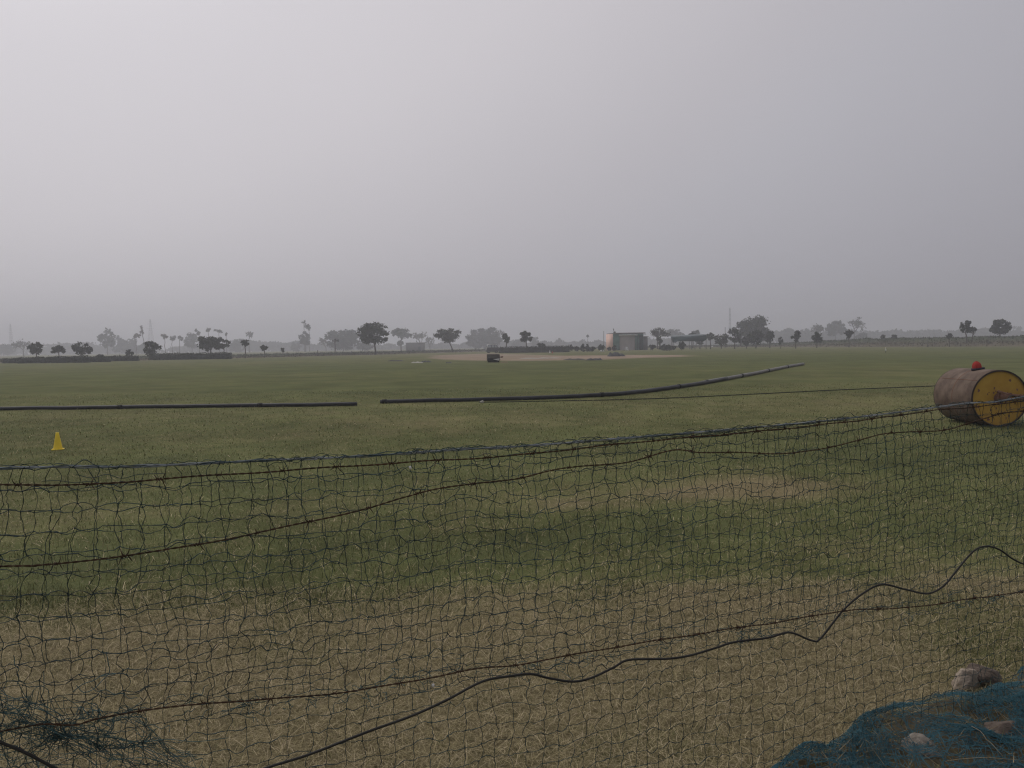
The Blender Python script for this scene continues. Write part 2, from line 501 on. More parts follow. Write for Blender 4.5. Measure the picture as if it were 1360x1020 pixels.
def tree(px, D, top, w, cb, style, name, label, cat='tree', leafm='leaf', lean=0.0, dens=1.0, basez=0.0, group=None, trunk_w=1.0, seed=None):
    rng = np.random.default_rng(int(px * 13 + top * 7) if seed is None else seed)
    if D >= 290: D *= 1.3
    v = ray(px, hor(px)); X = v[0] * D / v[1]
    zt = at(px, top, D)[2]; zc = at(px, cb, D)[2]
    mpp = D / F
    a = w / 2 * mpp; zc = max(zc, basez + .05)
    b = (zt - zc) / 2; cz = (zt + zc) / 2
    H = zt - basez
    root = thing(name, label, cat, (X - lean * mpp, D, basez), 0, group)
    loc0 = np.array([lean * mpp, 0, -basez])      # crown offset relative to root
    cc = loc0 + np.array([0, 0, cz])
    gl = G(); gt = G()
    s = mpp * 1.75
    hpx = (zt - zc) / mpp
    area = math.pi / 4 * w * hpx
    rt = max(.05, min(.028 * H + .02, .32)) * trunk_w
    rmin = mpp * .22
    if style in ('dense', 'sparse', 'umbrella', 'dome', 'spiky', 'round'):
        nc = int(np.clip(12 + w * .75, 10, 44))
        P = []
        while len(P) < nc:
            p = rng.uniform(-1, 1, 3); rr = np.linalg.norm(p)
            if rr > 1: continue
            if style == 'umbrella':
                r2 = math.hypot(p[0], p[1])
                p[2] = max(-.85, (1 - r2 ** 2) * 1.7 - .85 - rng.random() * .9)
                P.append(p * np.array([.86, .86, .82])); continue
            if style == 'dome':
                p[2] = abs(p[2]) * 1.75 - .95
                f = math.sqrt(max(0, 1 - ((p[2] + .95) / 1.95) ** 2))
                q = rng.uniform(0, 2 * math.pi); rr = math.sqrt(rng.random()) * .86 * max(f, .12)
                P.append(np.array([rr * math.cos(q), rr * math.sin(q), p[2] * .88 - .22 * rng.random() * (p[2] > 0)])); continue
            if rr > .45 or rng.random() < .6: P.append(p * .88)
        P = np.array(P)
        rc = {'dense': .33, 'round': .30, 'sparse': .24, 'umbrella': .26, 'dome': .27, 'spiky': .26}[style]
        n = int(area * {'dense': 2.3, 'round': 2.6, 'sparse': .95, 'umbrella': 2.6, 'dome': 2.5, 'spiky': 1.7}[style] * dens) + 40
        pick = rng.integers(0, nc, n)
        off = rng.normal(size=(n, 3)); off /= np.linalg.norm(off, axis=1, keepdims=True); off *= (rng.random((n, 1)) ** .45)
        sz = rng.uniform(.65, 1.3, nc)[pick][:, None]
        fl = np.array([1, 1, .85 if style != 'umbrella' else .6])
        C = (P[pick] + off * rc * sz * fl) * np.array([a, a, b])
        rr = np.linalg.norm(C / np.array([a, a, b]), axis=1)
        C = C[rr < 1.0 + .16 * rng.random(len(rr)) ** 2] + cc
        C = C[C[:, 2] > .05]
        tone = rng.uniform(.65, 1.35, nc)[pick][:len(C)][:, None]
        leaves(gl, C, s, rng, tone)
        if style == 'spiky':
            for k in range(14):
                d_ = rng.normal(size=3); d_[2] = abs(d_[2]) + .3; d_ /= np.linalg.norm(d_)
                e = cc + d_ * np.array([a, a, b]) * 1.05
                tt = rng.uniform(.55, 1.05, 9)[:, None]
                leaves(gl, cc + (e - cc) * tt, s * .8, rng)
        ctr = cc + np.array([0, 0, -.25 * b])
        limb(gt, (0, 0, -.1), ctr, rt, rt * .55, rng, .05 if lean == 0 else .02, 6)
        order = rng.permutation(nc)[:9]
        for k in order:
            q = P[k] * np.array([a, a, b]) + cc
            st = np.array([0, 0, -.1]) + (ctr - np.array([0, 0, -.1])) * rng.uniform(.62, .95)
            limb(gt, st, q, max(rt * .45, rmin), rmin * .7, rng, .1, 5, 4)
    elif style == 'bare':
        tips = []

        def grow(p, d, L, r, lev):
            q = p + d * L
            limb(gt, p, q, max(r, rmin), max(r * .7, rmin * .8), rng, .08, 4, 4)
            if lev == 0 or L < .25:
                tips.append(q); return
            for k in range(3 if lev > 1 else 4):
                dd = d + rng.normal(0, .55, 3) * np.array([1.25 * a / max(b, .1), 1.0, .8]); dd[2] += .1
                dd /= np.linalg.norm(dd)
                grow(p + d * L * rng.uniform(.65, 1), dd, L * rng.uniform(.55, .78), r * .62, lev - 1)
        forkz = max(.3, zc - basez + .15 * b)
        limb(gt, (0, 0, -.1), loc0 + np.array([0, 0, forkz + basez]), rt, rt * .7, rng, .04)
        for k in range(4):
            q = rng.uniform(0, 2 * math.pi)
            d = np.array([math.cos(q) * .75 * a / max(b, .1) * .8, .5 * math.sin(q), 1.0]); d /= np.linalg.norm(d)
            grow(loc0 + np.array([0, 0, forkz + basez]), d, b * .82, rt * .55, 3)
        T = np.array(tips)
        # keep inside the crown's measured size
        for arr in gt.V[1:]:
            loc = arr - cc
            f = np.clip(np.abs(loc[:, 0]) / a, 1, None); loc[:, 0] /= f
            loc[:, 2] = np.minimum(loc[:, 2], b * (1 + .06 * np.sin(arr[:, 0] * 3)))
            arr[:] = loc + cc
        n = int(area * .55 * dens) + 10
        C = T[rng.integers(0, len(T), n)] + rng.normal(0, .09 * a, (n, 3))
        C[:, 0] = np.clip(C[:, 0], cc[0] - a, cc[0] + a); C[:, 2] = np.minimum(C[:, 2], cc[2] + b)
        leaves(gl, C, s * .75, rng)
    elif style == 'tuft':
        cr = loc0 + np.array([0, 0, zc])
        limb(gt, (0, 0, -.1), cc, max(rt * .6, rmin * 1.4), max(rt * .4, rmin), rng, .03, 7)
        n = int(area * 1.5 * dens) + 20
        off = rng.normal(size=(n, 3)); off /= np.linalg.norm(off, axis=1, keepdims=True); off *= rng.random((n, 1)) ** .6
        sub = rng.normal(0, .42, (5, 3)); sub[0] = 0
        C = cc + (sub[rng.integers(0, 5, n)] + off * rng.uniform(.35, .6, (n, 1))) * np.array([a, a, b])
        leaves(gl, C, s * .95, rng)
        for k in range(5):
            q = rng.normal(size=3); q /= np.linalg.norm(q)
            limb(gt, cc - np.array([0, 0, b * .5]), cc + q * np.array([a, a, b]) * .7, rmin, rmin * .6, rng, .05, 4, 3)
    gt.build('trunk', M['bark'], root, smooth=True)
    gl.build('crown', M[leafm], root)
    return root


T = tree
# -- far left
T(5, 430, 452, 30, 472, 'dome', 'hazy_tree', 'hazy rounded tree cut by the left edge of the photo', dens=1)
T(31, 300, 449, 36, 466, 'bare', 'bare_tree', 'nearly leafless spreading tree behind the longest left hedge', leafm='leaf_grey')
T(48, 150, 453, 19, 471, 'round', 'small_tree', 'small dark round tree standing in front of the bare spreading tree')
T(78, 150, 455.5, 20, 470, 'umbrella', 'small_tree', 'small dark tree with thin forked trunk above the middle of a hedge')
T(108, 150, 455, 26, 472, 'dense', 'small_tree', 'low wide dark tree with two lobes at the end of a hedge')
T(133, 143, 470, 9, 478, 'round', 'small_bush', 'tiny dark bush poking above a low hedge', 'bush')
T(172, 148, 464, 13, 475, 'sparse', 'small_bush', 'ragged dark bush on the end of the shortest hedge', 'bush')
T(143, 360, 435.5, 24, 462, 'dense', 'tall_tree', 'tall hazy tree with a high ragged head beside the round hazy mound', dens=.8)
T(166, 430, 442, 36, 471, 'dome', 'hazy_tree', 'hazy mound shaped tree behind the shortest hedge')
T(190, 440, 453, 28, 472, 'dome', 'hazy_tree', 'low hazy tree running on from the mound shaped tree')
T(181, 300, 442.5, 9, 451, 'tuft', 'tufted_tree', 'thin tree with a pale brown puff of leaves over the hazy mound', leafm='leaf_brown')
T(190, 300, 435, 5, 444, 'tuft', 'tufted_tree', 'thin leaning tree with a narrow brown head, tallest of the tufted ones', leafm='leaf_brown', lean=-4)
T(202, 150, 452, 23, 474, 'dense', 'small_tree', 'dark two lobed tree at the near end of the longest hedge', dens=.8)
T(219.5, 300, 443.5, 9, 451, 'tuft', 'tufted_tree', 'thin tree with brown flat tuft, first of three in a row', leafm='leaf_brown')
T(229, 320, 446.5, 10, 455, 'tuft', 'tufted_tree', 'thin tree with a rounded tuft, middle of three in a row', leafm='leaf_grey')
T(238.5, 320, 445, 9, 451.5, 'tuft', 'tufted_tree', 'thin tree with a wide tuft, third of three in a row', leafm='leaf_grey')
T(255, 400, 442, 21, 464, 'round', 'hazy_tree', 'hazy round tree just left of the big dark tree on the hedge')
T(265, 330, 438, 8, 446, 'tuft', 'tufted_tree', 'spindly tuft rising between the hazy round tree and the big dark tree', leafm='leaf_grey')
T(277, 330, 434.5, 10, 442, 'tuft', 'tufted_tree', 'pale brown tuft rising above the big dark tree', leafm='leaf_brown')
T(280, 165, 443, 34, 469, 'dense', 'broad_tree', 'big dark broad tree rising from the longest hedge', dens=.9)
T(297, 165, 449, 22, 463, 'sparse', 'small_tree', 'dark low branching tree at the far end of the longest hedge', dens=1.3)
T(291.5, 340, 437.5, 9, 443, 'tuft', 'tufted_tree', 'loose tuft over the end of the longest hedge', leafm='leaf_grey')
T(301, 330, 441.5, 4, 447, 'tuft', 'tufted_tree', 'smallest tuft, past the end of the longest hedge', leafm='leaf_grey')
T(315, 450, 447, 26, 470, 'dome', 'hazy_tree', 'hazy rounded tree behind the lone small tree')
T(326, 155, 451, 11, 460, 'round', 'small_tree', 'lone small tree with a leaning oval head past the longest hedge')
T(331, 360, 439, 11, 452, 'bare', 'bare_tree', 'faint twiggy tree over the lone small tree', leafm='leaf_grey', dens=.5)
T(351, 158, 458, 11, 466, 'round', 'small_tree', 'small dark sapling with a heart shaped head at the field edge')
T(375.5, 170, 461, 6, 469, 'sparse', 'small_bush', 'tiny thin shrub at the field edge beside the heart shaped sapling', 'bush')
T(393, 450, 452, 15, 470, 'dome', 'hazy_tree', 'hazy tree to the left of the tall slender tree')
T(406, 350, 440, 17, 459, 'dense', 'slender_tree', 'tall slender tree with twin trunks under two tufts', dens=1)
T(410.5, 350, 429, 8, 441, 'tuft', 'tufted_tree', 'larger tuft on a thin stem above the slender tree', leafm='leaf_grey')
T(404.5, 350, 426, 5, 430, 'tuft', 'tufted_tree', 'small topmost tuft above the slender tree', leafm='leaf_grey')
T(433, 350, 448, 18, 463, 'bare', 'bare_tree', 'pale twiggy thicket below the wide umbrella tree', leafm='leaf_brown', dens=.5)
T(445, 215, 449, 10, 456, 'bare', 'bare_tree', 'dark crooked bare stem bent over at the top', dens=.1)
T(456, 330, 436, 48, 465, 'dense', 'umbrella_tree', 'wide flat topped hazy tree to the left of the tallest dark tree', dens=1.3)
T(485, 345, 448, 26, 465, 'dome', 'hazy_tree', 'low hazy tree filling the gap before the tallest dark tree')
T(498, 190, 427, 46, 458, 'dense', 'broad_tree', 'tallest dark full crowned tree with a bare straight trunk', dens=1.1)
T(533, 330, 436, 29, 452, 'dense', 'umbrella_tree', 'hazy mushroom shaped tree right beside the tallest dark tree')
T(532, 340, 452, 10, 459, 'round', 'small_bush', 'small hazy bush under the mushroom shaped tree', 'bush')
T(559, 380, 440, 19, 458, 'bare', 'bare_tree', 'pale thin twigged tree above the grey boxy shed', leafm='leaf_grey', dens=1.0)
T(571, 390, 447, 12, 464, 'bare', 'bare_tree', 'faint bare tree just past the grey boxy shed', leafm='leaf_grey', dens=.6)
T(595, 230, 435.5, 39, 455, 'dense', 'leaning_tree', 'wide crowned tree on a slanting curved trunk', lean=-7, dens=1.1)
T(643, 380, 429, 54, 466, 'dome', 'mound_tree', 'large grey mound shaped tree behind the parked car', dens=1.1)
T(660, 385, 436, 22, 452, 'bare', 'bare_tree', 'twiggy tree on the shoulder of the large grey mound', leafm='leaf_grey')
T(672.5, 190, 441.5, 10, 456, 'dense', 'small_tree', 'narrow upright tree behind the parked car end of the clipped hedge', leafm='leaf_green')
T(699, 185, 439.5, 19, 456, 'round', 'small_tree', 'neat dark round headed tree behind the clipped hedge')
T(690, 480, 446, 22, 466, 'dome', 'hazy_tree', 'hazy tree behind the narrow upright tree')
T(711, 480, 444, 15, 466, 'dome', 'hazy_tree', 'hazy tree just behind the neat round headed tree')
T(723, 520, 449, 14, 462, 'dome', 'hazy_tree', 'small round hazy tree over the middle of the clipped hedge')
T(745, 520, 449, 18, 462, 'bare', 'bare_tree', 'faint twiggy tree over the end of the clipped hedge', leafm='leaf_grey')
T(770, 560, 449, 26, 462, 'dome', 'hazy_tree', 'low wide hazy tree between clipped hedge and pink wall')
T(794, 540, 448, 14, 462, 'dome', 'hazy_tree', 'hazy tree directly beside the pink wall')
T(781, 330, 445, 4, 448, 'tuft', 'tufted_tree', 'tiny dark tuft over the low shrubs near the pink wall')
T(719, 180, 456, 13, 462, 'sparse', 'small_bush', 'leafy bush showing over the clipped hedge', 'bush', dens=1.4)
# shrubs between hedge and building
for i, (px, tp, w, lab) in enumerate(((757, 457.5, 9, 'spiky dark shrub at the end of the clipped hedge'), (766, 460.5, 10, 'low spreading shrub second from the clipped hedge'),
                                      (774, 457.5, 7, 'upright shrub with a thin top near the middle of the shrub row'), (780, 457, 5, 'narrowest pointed shrub in the shrub row'),
                                      (786, 460, 12, 'low wide shrub in the shrub row before the pink wall'), (799, 457, 10, 'tall leafy shrub touching the pink wall'))):
    T(px, 183, tp, w, 467, 'sparse', 'shrub', lab, 'shrub', dens=2.0, group='shrubs between the hedge and the pink wall')
T(816, 196, 459, 7, 466, 'dense', 'shrub', 'dark shrub against the green corner of the building', 'shrub', dens=1.2)
T(809, 198, 461, 5, 466, 'dense', 'shrub', 'low shrub at the foot of the pink wall', 'shrub')
# right of building
T(873, 240, 433, 32, 455, 'bare', 'bare_tree', 'pale twiggy tree between the building and the open shelter', leafm='leaf_grey', dens=1.4)
T(876, 215, 446, 8, 459, 'sparse', 'small_tree', 'slim dark tree under the pale twiggy tree', dens=1.6)
T(893, 420, 435.5, 36, 448, 'umbrella', 'hazy_tree', 'smooth hazy dome of a tree above the shelter roof')
T(925, 300, 434.5, 13, 449, 'dome', 'hazy_tree', 'pointed hazy tree peeping over the shelter roof')
T(920, 260, 441.5, 11, 446, 'umbrella', 'small_tree', 'flat dark tree top just over the shelter roof ridge')
T(929, 225, 451, 11, 457.5, 'round', 'small_tree', 'round dark tree hanging below the shelter eave')
T(943.5, 205, 442, 10, 452, 'round', 'small_tree', 'small dark ball headed tree at the end of the shelter')
T(867, 183, 457.5, 9, 464.5, 'round', 'small_bush', 'small rounded bush beside the grey end wall', 'bush')
T(886, 182, 456.5, 24, 466, 'dome', 'clipped_bush', 'wide dark bush left of the shelter posts', 'bush', dens=1.3)
T(905.5, 180, 453, 9, 464, 'round', 'clipped_bush', 'upright dark bush beneath the shelter roof', 'bush', dens=1.3)
T(958, 215, 441.5, 22, 460, 'dense', 'pale_tree', 'loose grey green tree over three white bags', leafm='leaf_grey', dens=.8)
T(976, 200, 435, 18, 458, 'spiky', 'spiky_tree', 'dark tree with upright ragged shoots next to the largest grey tree', dens=.8)
T(1001, 280, 417, 46, 458, 'dense', 'broad_tree', 'largest grey leafy tree, towering right of the shelter', dens=1.0)
T(984, 275, 423, 20, 458, 'sparse', 'broad_tree', 'thin leaved shoulder tree merging with the largest grey tree', leafm='leaf_grey', dens=1.2)
T(1004, 205, 437, 24, 458, 'dense', 'bushy_tree', 'dark bushy tree in front of the largest grey tree', dens=.9)
T(991.5, 205, 446, 12, 459, 'dense', 'bushy_tree', 'smaller dark bush tree at the left foot of the largest grey tree')
T(1022.5, 205, 438, 13, 458, 'dense', 'bushy_tree', 'dark upright tree at the right foot of the largest grey tree')
T(1037, 190, 447, 7, 458, 'sparse', 'sapling', 'thin sapling past the dark upright tree', 'sapling', dens=1.5)
T(1057, 185, 438, 13, 454, 'round', 'small_tree', 'small dark tree with egg shaped head and pointed foot')
T(1085, 185, 440.5, 16, 457, 'dense', 'small_tree', 'square headed dark tree on the field edge below a hazy crown')
T(1082, 340, 430, 24, 450, 'bare', 'bare_tree', 'faint thin tree behind the square headed dark tree', leafm='leaf_grey', dens=1.2)
T(1046, 520, 428, 26, 460, 'dome', 'hazy_tree', 'tall hazy tree behind the egg shaped tree')
T(1070, 540, 430, 22, 460, 'dome', 'hazy_tree', 'hazy tree between the egg shaped and square headed trees')
T(1110, 400, 426.5, 26, 448, 'round', 'dome_tree', 'smooth bluish dome shaped tree above the embankment', dens=1.2)
T(1134.5, 350, 422, 26, 444, 'bare', 'bare_tree', 'fine branched bare tree next to the bluish dome', leafm='leaf_grey', dens=.8)
T(1127.5, 195, 438, 11, 450, 'spiky', 'small_tree', 'dark crooked tree in front of the fine branched bare tree', dens=.8)
T(1144, 370, 441, 18, 450, 'dome', 'hazy_tree', 'low bluish bush tree on the embankment behind the crooked tree')
T(1172.5, 215, 444, 6, 451, 'sparse', 'small_bush', 'tiny bush on the embankment left of centre stretch', 'bush', basez=1.5)
T(1188, 225, 444, 9, 449.5, 'dome', 'small_bush', 'small flat bush on the crest of the embankment', 'bush', basez=1.7)
T(1261, 168, 443, 8, 450, 'sparse', 'sapling', 'slim sapling on the embankment, shortest of the three by the roller', 'sapling', dens=2)
T(1283.5, 168, 425.5, 17, 443, 'dense', 'small_tree', 'small dark tree with a side branch above the red cap', dens=.75)
T(1293.5, 168, 433.5, 7, 441, 'sparse', 'small_tree', 'little side tree leaning off the tree above the red cap', dens=1.6, lean=5)
T(1328, 190, 424, 27, 446, 'round', 'small_tree', 'bushy ragged dark tree above the yellow roller disc', dens=1.25)
for px, tp, w, lab in ((1160, 437, 22, 'faint far tree lump right of the bare tree'), (1182, 434.5, 24, 'faint far tree lump, roundest on the right horizon'), (1205, 438, 22, 'faint low far tree lump'),
                       (1224, 436.5, 22, 'faint far tree lump with flat top'), (1243, 435, 18, 'faint far tree lump ending the right hand wood'), (1307, 427, 20, 'faint far tree between the two dark trees on the right'),
                       (1352, 430, 24, 'faint far tree cut by the right edge')):
    T(px, 620, tp, w, 452, 'dome', 'hazy_tree', lab, group='faint far trees on the horizon')


def far_wood():
    """low far belt of trees that reads as one haze mass"""
    g = G(); rng = np.random.default_rng(5)
    segs = [(-120, 30, 460), (50, 75, 461), (75, 135, 457), (135, 200, 461), (240, 320, 460), (330, 410, 455), (410, 560, 459), (545, 640, 457), (640, 820, 455), (820, 1000, 450), (1000, 1100, 441), (1090, 1290, 440), (1280, 1500, 438)]
    D = 740
    for x0, x1, tp in segs:
        x = x0
        while x < x1:
            w = rng.uniform(9, 20); h0 = at(x, tp + rng.uniform(-2, 3), D)[2]
            X = at(x, hor(x), D)[0] + 0; a = w * .7 * D / F
            n = 260
            q = rng.uniform(0, 2 * math.pi, n); ct = rng.random(n) ** .6
            C = np.stack([X + a * np.sqrt(1 - ct ** 2) * np.cos(q), D + 30 * rng.normal(size=n) * .3 + a * np.sqrt(1 - ct ** 2) * np.sin(q), max(h0, 1.5) * ct * rng.uniform(.85, 1.05, n)], -1)
            leaves(g, C, 1.8, rng)
            x += w * .8
    o = g.build('distant_wood', M['far_leaf'])
    tag(o, 'faint far off belt of trees along the hazy horizon', 'wood', kind='stuff')


far_wood()


# ------------------------------------------------------------------ hedges
def hedge(x0, x1, ybase, ytop, depth, label, seed, jag=.1, name='hedge'):
    rng = np.random.default_rng(seed)
    p = ground(x0, ybase + (hor(x0) - hor((x0 + x1) / 2)) ); q = ground(x1, ybase + (hor(x1) - hor((x0 + x1) / 2)))
    c = (p + q) / 2; L = np.linalg.norm(q - p); rz = math.atan2(q[1] - p[1], q[0] - p[0])
    H = at((x0 + x1) / 2, ytop, c[1])[2]
    g = G()
    g.box((0, depth / 2, H * .46), (L * .985, depth * .8, H * .90))
    g.C[-1] = np.full((8, 3), .8); g.hascol = True
    n = int(L * 60)
    for (ax, cnt) in (('f', n), ('t', n // 2), ('s', n // 6)):
        u = rng.uniform(-L / 2, L / 2, cnt); v = rng.random(cnt)
        hh = H * (1 + jag * (fbm(u * .8 + seed, u * 0 + 2, 3) - .5) * 2)
        if ax == 'f': C = np.stack([u, rng.normal(0, .05, cnt), v * hh], -1)
        elif ax == 't': C = np.stack([u, v * depth, hh + rng.normal(0, .04, cnt)], -1)
        else: C = np.stack([np.sign(u) * L / 2, rng.random(cnt) * depth, v * hh], -1)
        leaves(g, C, .13, rng)
    # stray shoots
    k = int(L * 1.2); u = rng.uniform(-L / 2, L / 2, k)
    C = np.stack([u, rng.random(k) * depth, H + rng.gamma(2, .06, k)], -1); leaves(g, C, .1, rng)
    o = g.build(name, M['hedge'], loc=(c[0], c[1], 0), rz=rz)
    tag(o, label, 'hedge', 'clipped hedges at the edge of the field')


hedge(22, 96, 482.3, 474.5, 1.2, 'long low dark hedge under the small round trees', 1)
hedge(98, 116, 481.8, 473, 1.2, 'short dark hedge block below the two lobed tree', 2)
hedge(117, 143, 481, 474, 1.2, 'short hedge with a tiny bush poking out of it', 3)
hedge(146, 181, 479.6, 473.2, 1.2, 'low hedge with a ragged bush on its end', 4)
hedge(198, 305, 477.6, 469.3, 1.3, 'longest boxy dark hedge below the big broad tree', 5, .06)
hedge(3, 21, 482.5, 476.5, 1.0, 'shortest lowest hedge piece nearest the left edge', 6, .25)
hedge(662.5, 756, 468.3, 460.3, 1.6, 'clipped dark hedge beside the parked car', 7, .05)

# ------------------------------------------------------------------ pylons, poles, posts
def pylon(px, D, top, wpx, label, slim=False):
    v = ray(px, hor(px)); X = v[0] * D / v[1]; H = at(px, top, D)[2]
    w = wpx * D / F
    root = thing('lattice_mast' if slim else 'pylon', label, 'mast' if slim else 'pylon', (X, D, 0))
    g = G(); r = .13
    lv = np.linspace(0, 1, 9)
    wd = lambda t: (w / 2) * (1 - t) ** 1.2 + .35 if not slim else w / 2 * (1 - t * .7)
    cor = [(-1, -1), (1, -1), (1, 1), (-1, 1)]
    for sx, sy in cor:
        g.tube([(sx * wd(t), sy * wd(t), t * H) for t in lv], r, 4)
    for i in range(8):
        for k in range(4):
            a, b = cor[k], cor[(k + 1) % 4]
            g.tube([(a[0] * wd(lv[i]), a[1] * wd(lv[i]), lv[i] * H), (b[0] * wd(lv[i + 1]), b[1] * wd(lv[i + 1]), lv[i + 1] * H)], r * .7, 3)
            g.tube([(b[0] * wd(lv[i]), b[1] * wd(lv[i]), lv[i] * H), (a[0] * wd(lv[i + 1]), a[1] * wd(lv[i + 1]), lv[i + 1] * H)], r * .7, 3)
    g.build('lattice', M['pylon'], root)
    if not slim:
        for t in (.72, .86):
            h = G(); h.tube([(-w * .55, 0, t * H), (0, 0, t * H + .5), (w * .55, 0, t * H)], r, 4)
            h.build('crossarm', M['pylon'], root)


pylon(15.5, 900, 430, 5, 'faint lattice pylon at far left over the bare spreading tree')
pylon(201, 900, 424, 8, 'faint lattice pylon behind the three tufted trees')
pylon(969.5, 850, 408.5, 3.2, 'faint slim lattice mast left of the largest grey tree', True)


def post(px, yb, top, r, label, D=None, name='post', m='post', group=None):
    P = ground(px, yb) if D is None else np.array([at(px, hor(px), D)[0], D, 0])
    H = at(px, top, P[1])[2]
    g = G(); rng = random.Random(int(px))
    g.tube([(0, 0, -.15), (rng.uniform(-.02, .02), 0, H * .5), (rng.uniform(-.05, .05), 0, H)], [r, r * .95, r * .8], 8)
    tag(g.build(name, M[m], loc=(P[0], P[1], 0), smooth=True), label, 'post', group)


post(422, 0, 465, .10, 'short dark post below the twiggy thicket', D=176)
post(467, 0, 466, .09, 'short dark post beside the tallest dark tree', D=188)
post(1313, 0, 446, .07, 'thin pole on the embankment between the two dark trees', D=165)
post(1232, 0, 450, .07, 'thin short pole on the embankment by the slim sapling', D=170)
post(963, 0, 434.5, .09, 'tall thin pole behind the loose grey green tree', D=230, name='pole')
post(802, 0, 439.5, .07, 'thin pole rising behind the pink wall', D=200, name='pole')


# ------------------------------------------------------------------ building
def bag(px, yb, w, h, label, m='white', seed=0, name='bag', cat='bag', group=None):
    P = ground(px, yb); mpp = P[1] / F
    rng = np.random.default_rng(seed + int(px))
    W, H = w * mpp, h * mpp
    g = G()
    nu, nv = 14, 8
    th = np.linspace(0, 2 * math.pi, nu, endpoint=False)
    prof = [(.02, .0), (.85, .0), (1, .22), (.92, .5), (.7, .75), (.38, .92), (.12, 1.0), (.02, 1.0)]
    V = []
    for (r, z) in prof:
        for t in th:
            k = 1 + .18 * math.sin(3 * t + seed) + rng.normal(0, .05)
            V.append((r * k * W / 2 * math.cos(t), r * k * W / 2 * .7 * math.sin(t), z * H * (1 + .15 * math.cos(t + seed))))
    M_ = len(prof); i = np.arange(M_ - 1)[:, None] * nu; j = np.arange(nu)[None]; k = (j + 1) % nu
    g.add(V, np.stack([i + j, i + k, i + nu + k, i + nu + j], -1).reshape(-1, 4), polys=[list(range(nu))[::-1], list(range((M_ - 1) * nu, M_ * nu))])
    return tag(g.build(name, M[m], loc=(P[0], P[1], 0), smooth=True), label, cat, group)


def building():
    P = ground(814.3, 465.4); D = P[1]; mpp = D / F
    yaw = math.radians(13)
    root = thing('pavilion', 'small flat roofed building with pink side wall, green front and beige shutter', 'building', (P[0], P[1], 0), yaw)
    k = mpp / math.cos(yaw) * 1.02
    H = at(814, 443.5, D)[2]; Wf = (855.5 - 814.3) * k; dp = 5.2
    ang = math.radians(0)
    # walls : local x along the front, y backwards
    g = G(); g.box((Wf / 2, dp / 2 + .05, H / 2), (Wf, dp - .1, H)); g.build('wall', M['teal'], root)
    g = G(); g.box((-.03, dp / 2, H * .5), (.06, dp, H + .05)); g.build('side_wall', M['pink'], root)
    x0, x1 = (823.6 - 814.3) * k, (843.2 - 814.3) * k
    g = G(); n = 26
    hs = H * .90
    for i in range(n):
        z = hs * (i + .5) / n
        g.box(((x0 + x1) / 2, -.02 - (.012 if i % 2 else 0), z), (x1 - x0, .06, hs / n * .98))
    sh = g.build('roller_shutter', M['beige'], root)
    for xx in (x0 - .07, x1 + .07):
        g = G(); g.box((xx, -.05, hs / 2), (.14, .12, hs)); g.build('shutter_jamb', M['concrete'], sh)
    xd0, xd1 = (850 - 814.3) * k, (855 - 814.3) * k
    g = G(); g.box(((xd0 + xd1) / 2, -.03, H * .44), (xd1 - xd0, .08, H * .88)); d = g.build('door', M['teal_dark'], root)
    g = G(); g.box((xd0 + .12, -.10, 1.05), (.05, .06, .2)); g.build('handle', M['steel'], d)
    g = G(); g.box(((xd0 + x1) / 2 + .1, -.02, H * .45), (.08, .06, H * .9)); g.build('pilaster', M['teal_dark'], root)
    xa, xb = (822 - 814.3) * k, (858 - 814.3) * k
    g = G(); g.box(((xa + (846 - 814.3) * k) / 2, -.35, hs + .10), ((846 - 814.3) * k - xa, .8, .26)); g.build('awning', M['white'], root)
    g = G(); g.box(((846.2 - 814.3) * k * .5 + xb * .5, -.28, hs + .12), (xb - (846.2 - 814.3) * k, .6, .10)); g.build('canopy', M['teal'], root)
    g = G(); g.box((Wf / 2 + .32, dp / 2 - .1, H + .12), (Wf + .36, dp + .5, .22))
    rf = g.build('roof', M['grey'], root)
    g = G(); g.box((Wf / 2 + .2, -.30, H + .27), (Wf + .1, .12, .08)); g.build('coping', M['concrete'], rf)
    g = G(); xg = (862 - 814.3) * k
    hg = at(858, 447, D)[2]
    g.box((Wf + (xg - Wf) / 2 + .02, dp / 2 + .15, hg / 2), (xg - Wf, dp - .6, hg)); g.build('end_wall', M['grey'], root)
    g = G(); g.box((Wf + (xg - Wf) / 2 + .15, dp / 2, hg + .06), (xg - Wf + .25, dp - .2, .12)); g.build('end_roof', M['concrete'], root)
    fp = G(); hb = H + .23
    fp.tube([((817.5 - 814.3) * k, .5, hb), ((816.6 - 814.3) * k, .5, hb + .7), ((815.4 - 814.3) * k, .5, at(815, 435.3, D)[2])], .035, 6)
    pole = fp.build('flagpole', M['steel'], root)
    zt = at(815, 435.3, D)[2]
    fl = G(); c = np.array([(815.4 - 814.3) * k, .5, zt])
    pts = []
    nx = 8
    for i in range(nx + 1):
        t = i / nx
        for s in (0, 1):
            pts.append((c[0] + .02 + .12 * t + .10 * s * 0 + .30 * t * .4, .5 + .05 * math.sin(t * 6), zt - .05 - s * (.55 - .15 * t) - t * .45))
    Q = [[2 * i, 2 * i + 1, 2 * i + 3, 2 * i + 2] for i in range(nx)]
    fl.add(pts, Q); f = fl.build('flag', M['black'], pole)
    sm = f.modifiers.new('thick', 'SOLIDIFY'); sm.thickness = .02
    g = G(); g.box(((817.3 - 814.3) * k, .5, hb + .2), (.5, .4, .4)); g.build('roof_tank', M['black'], root)


building()


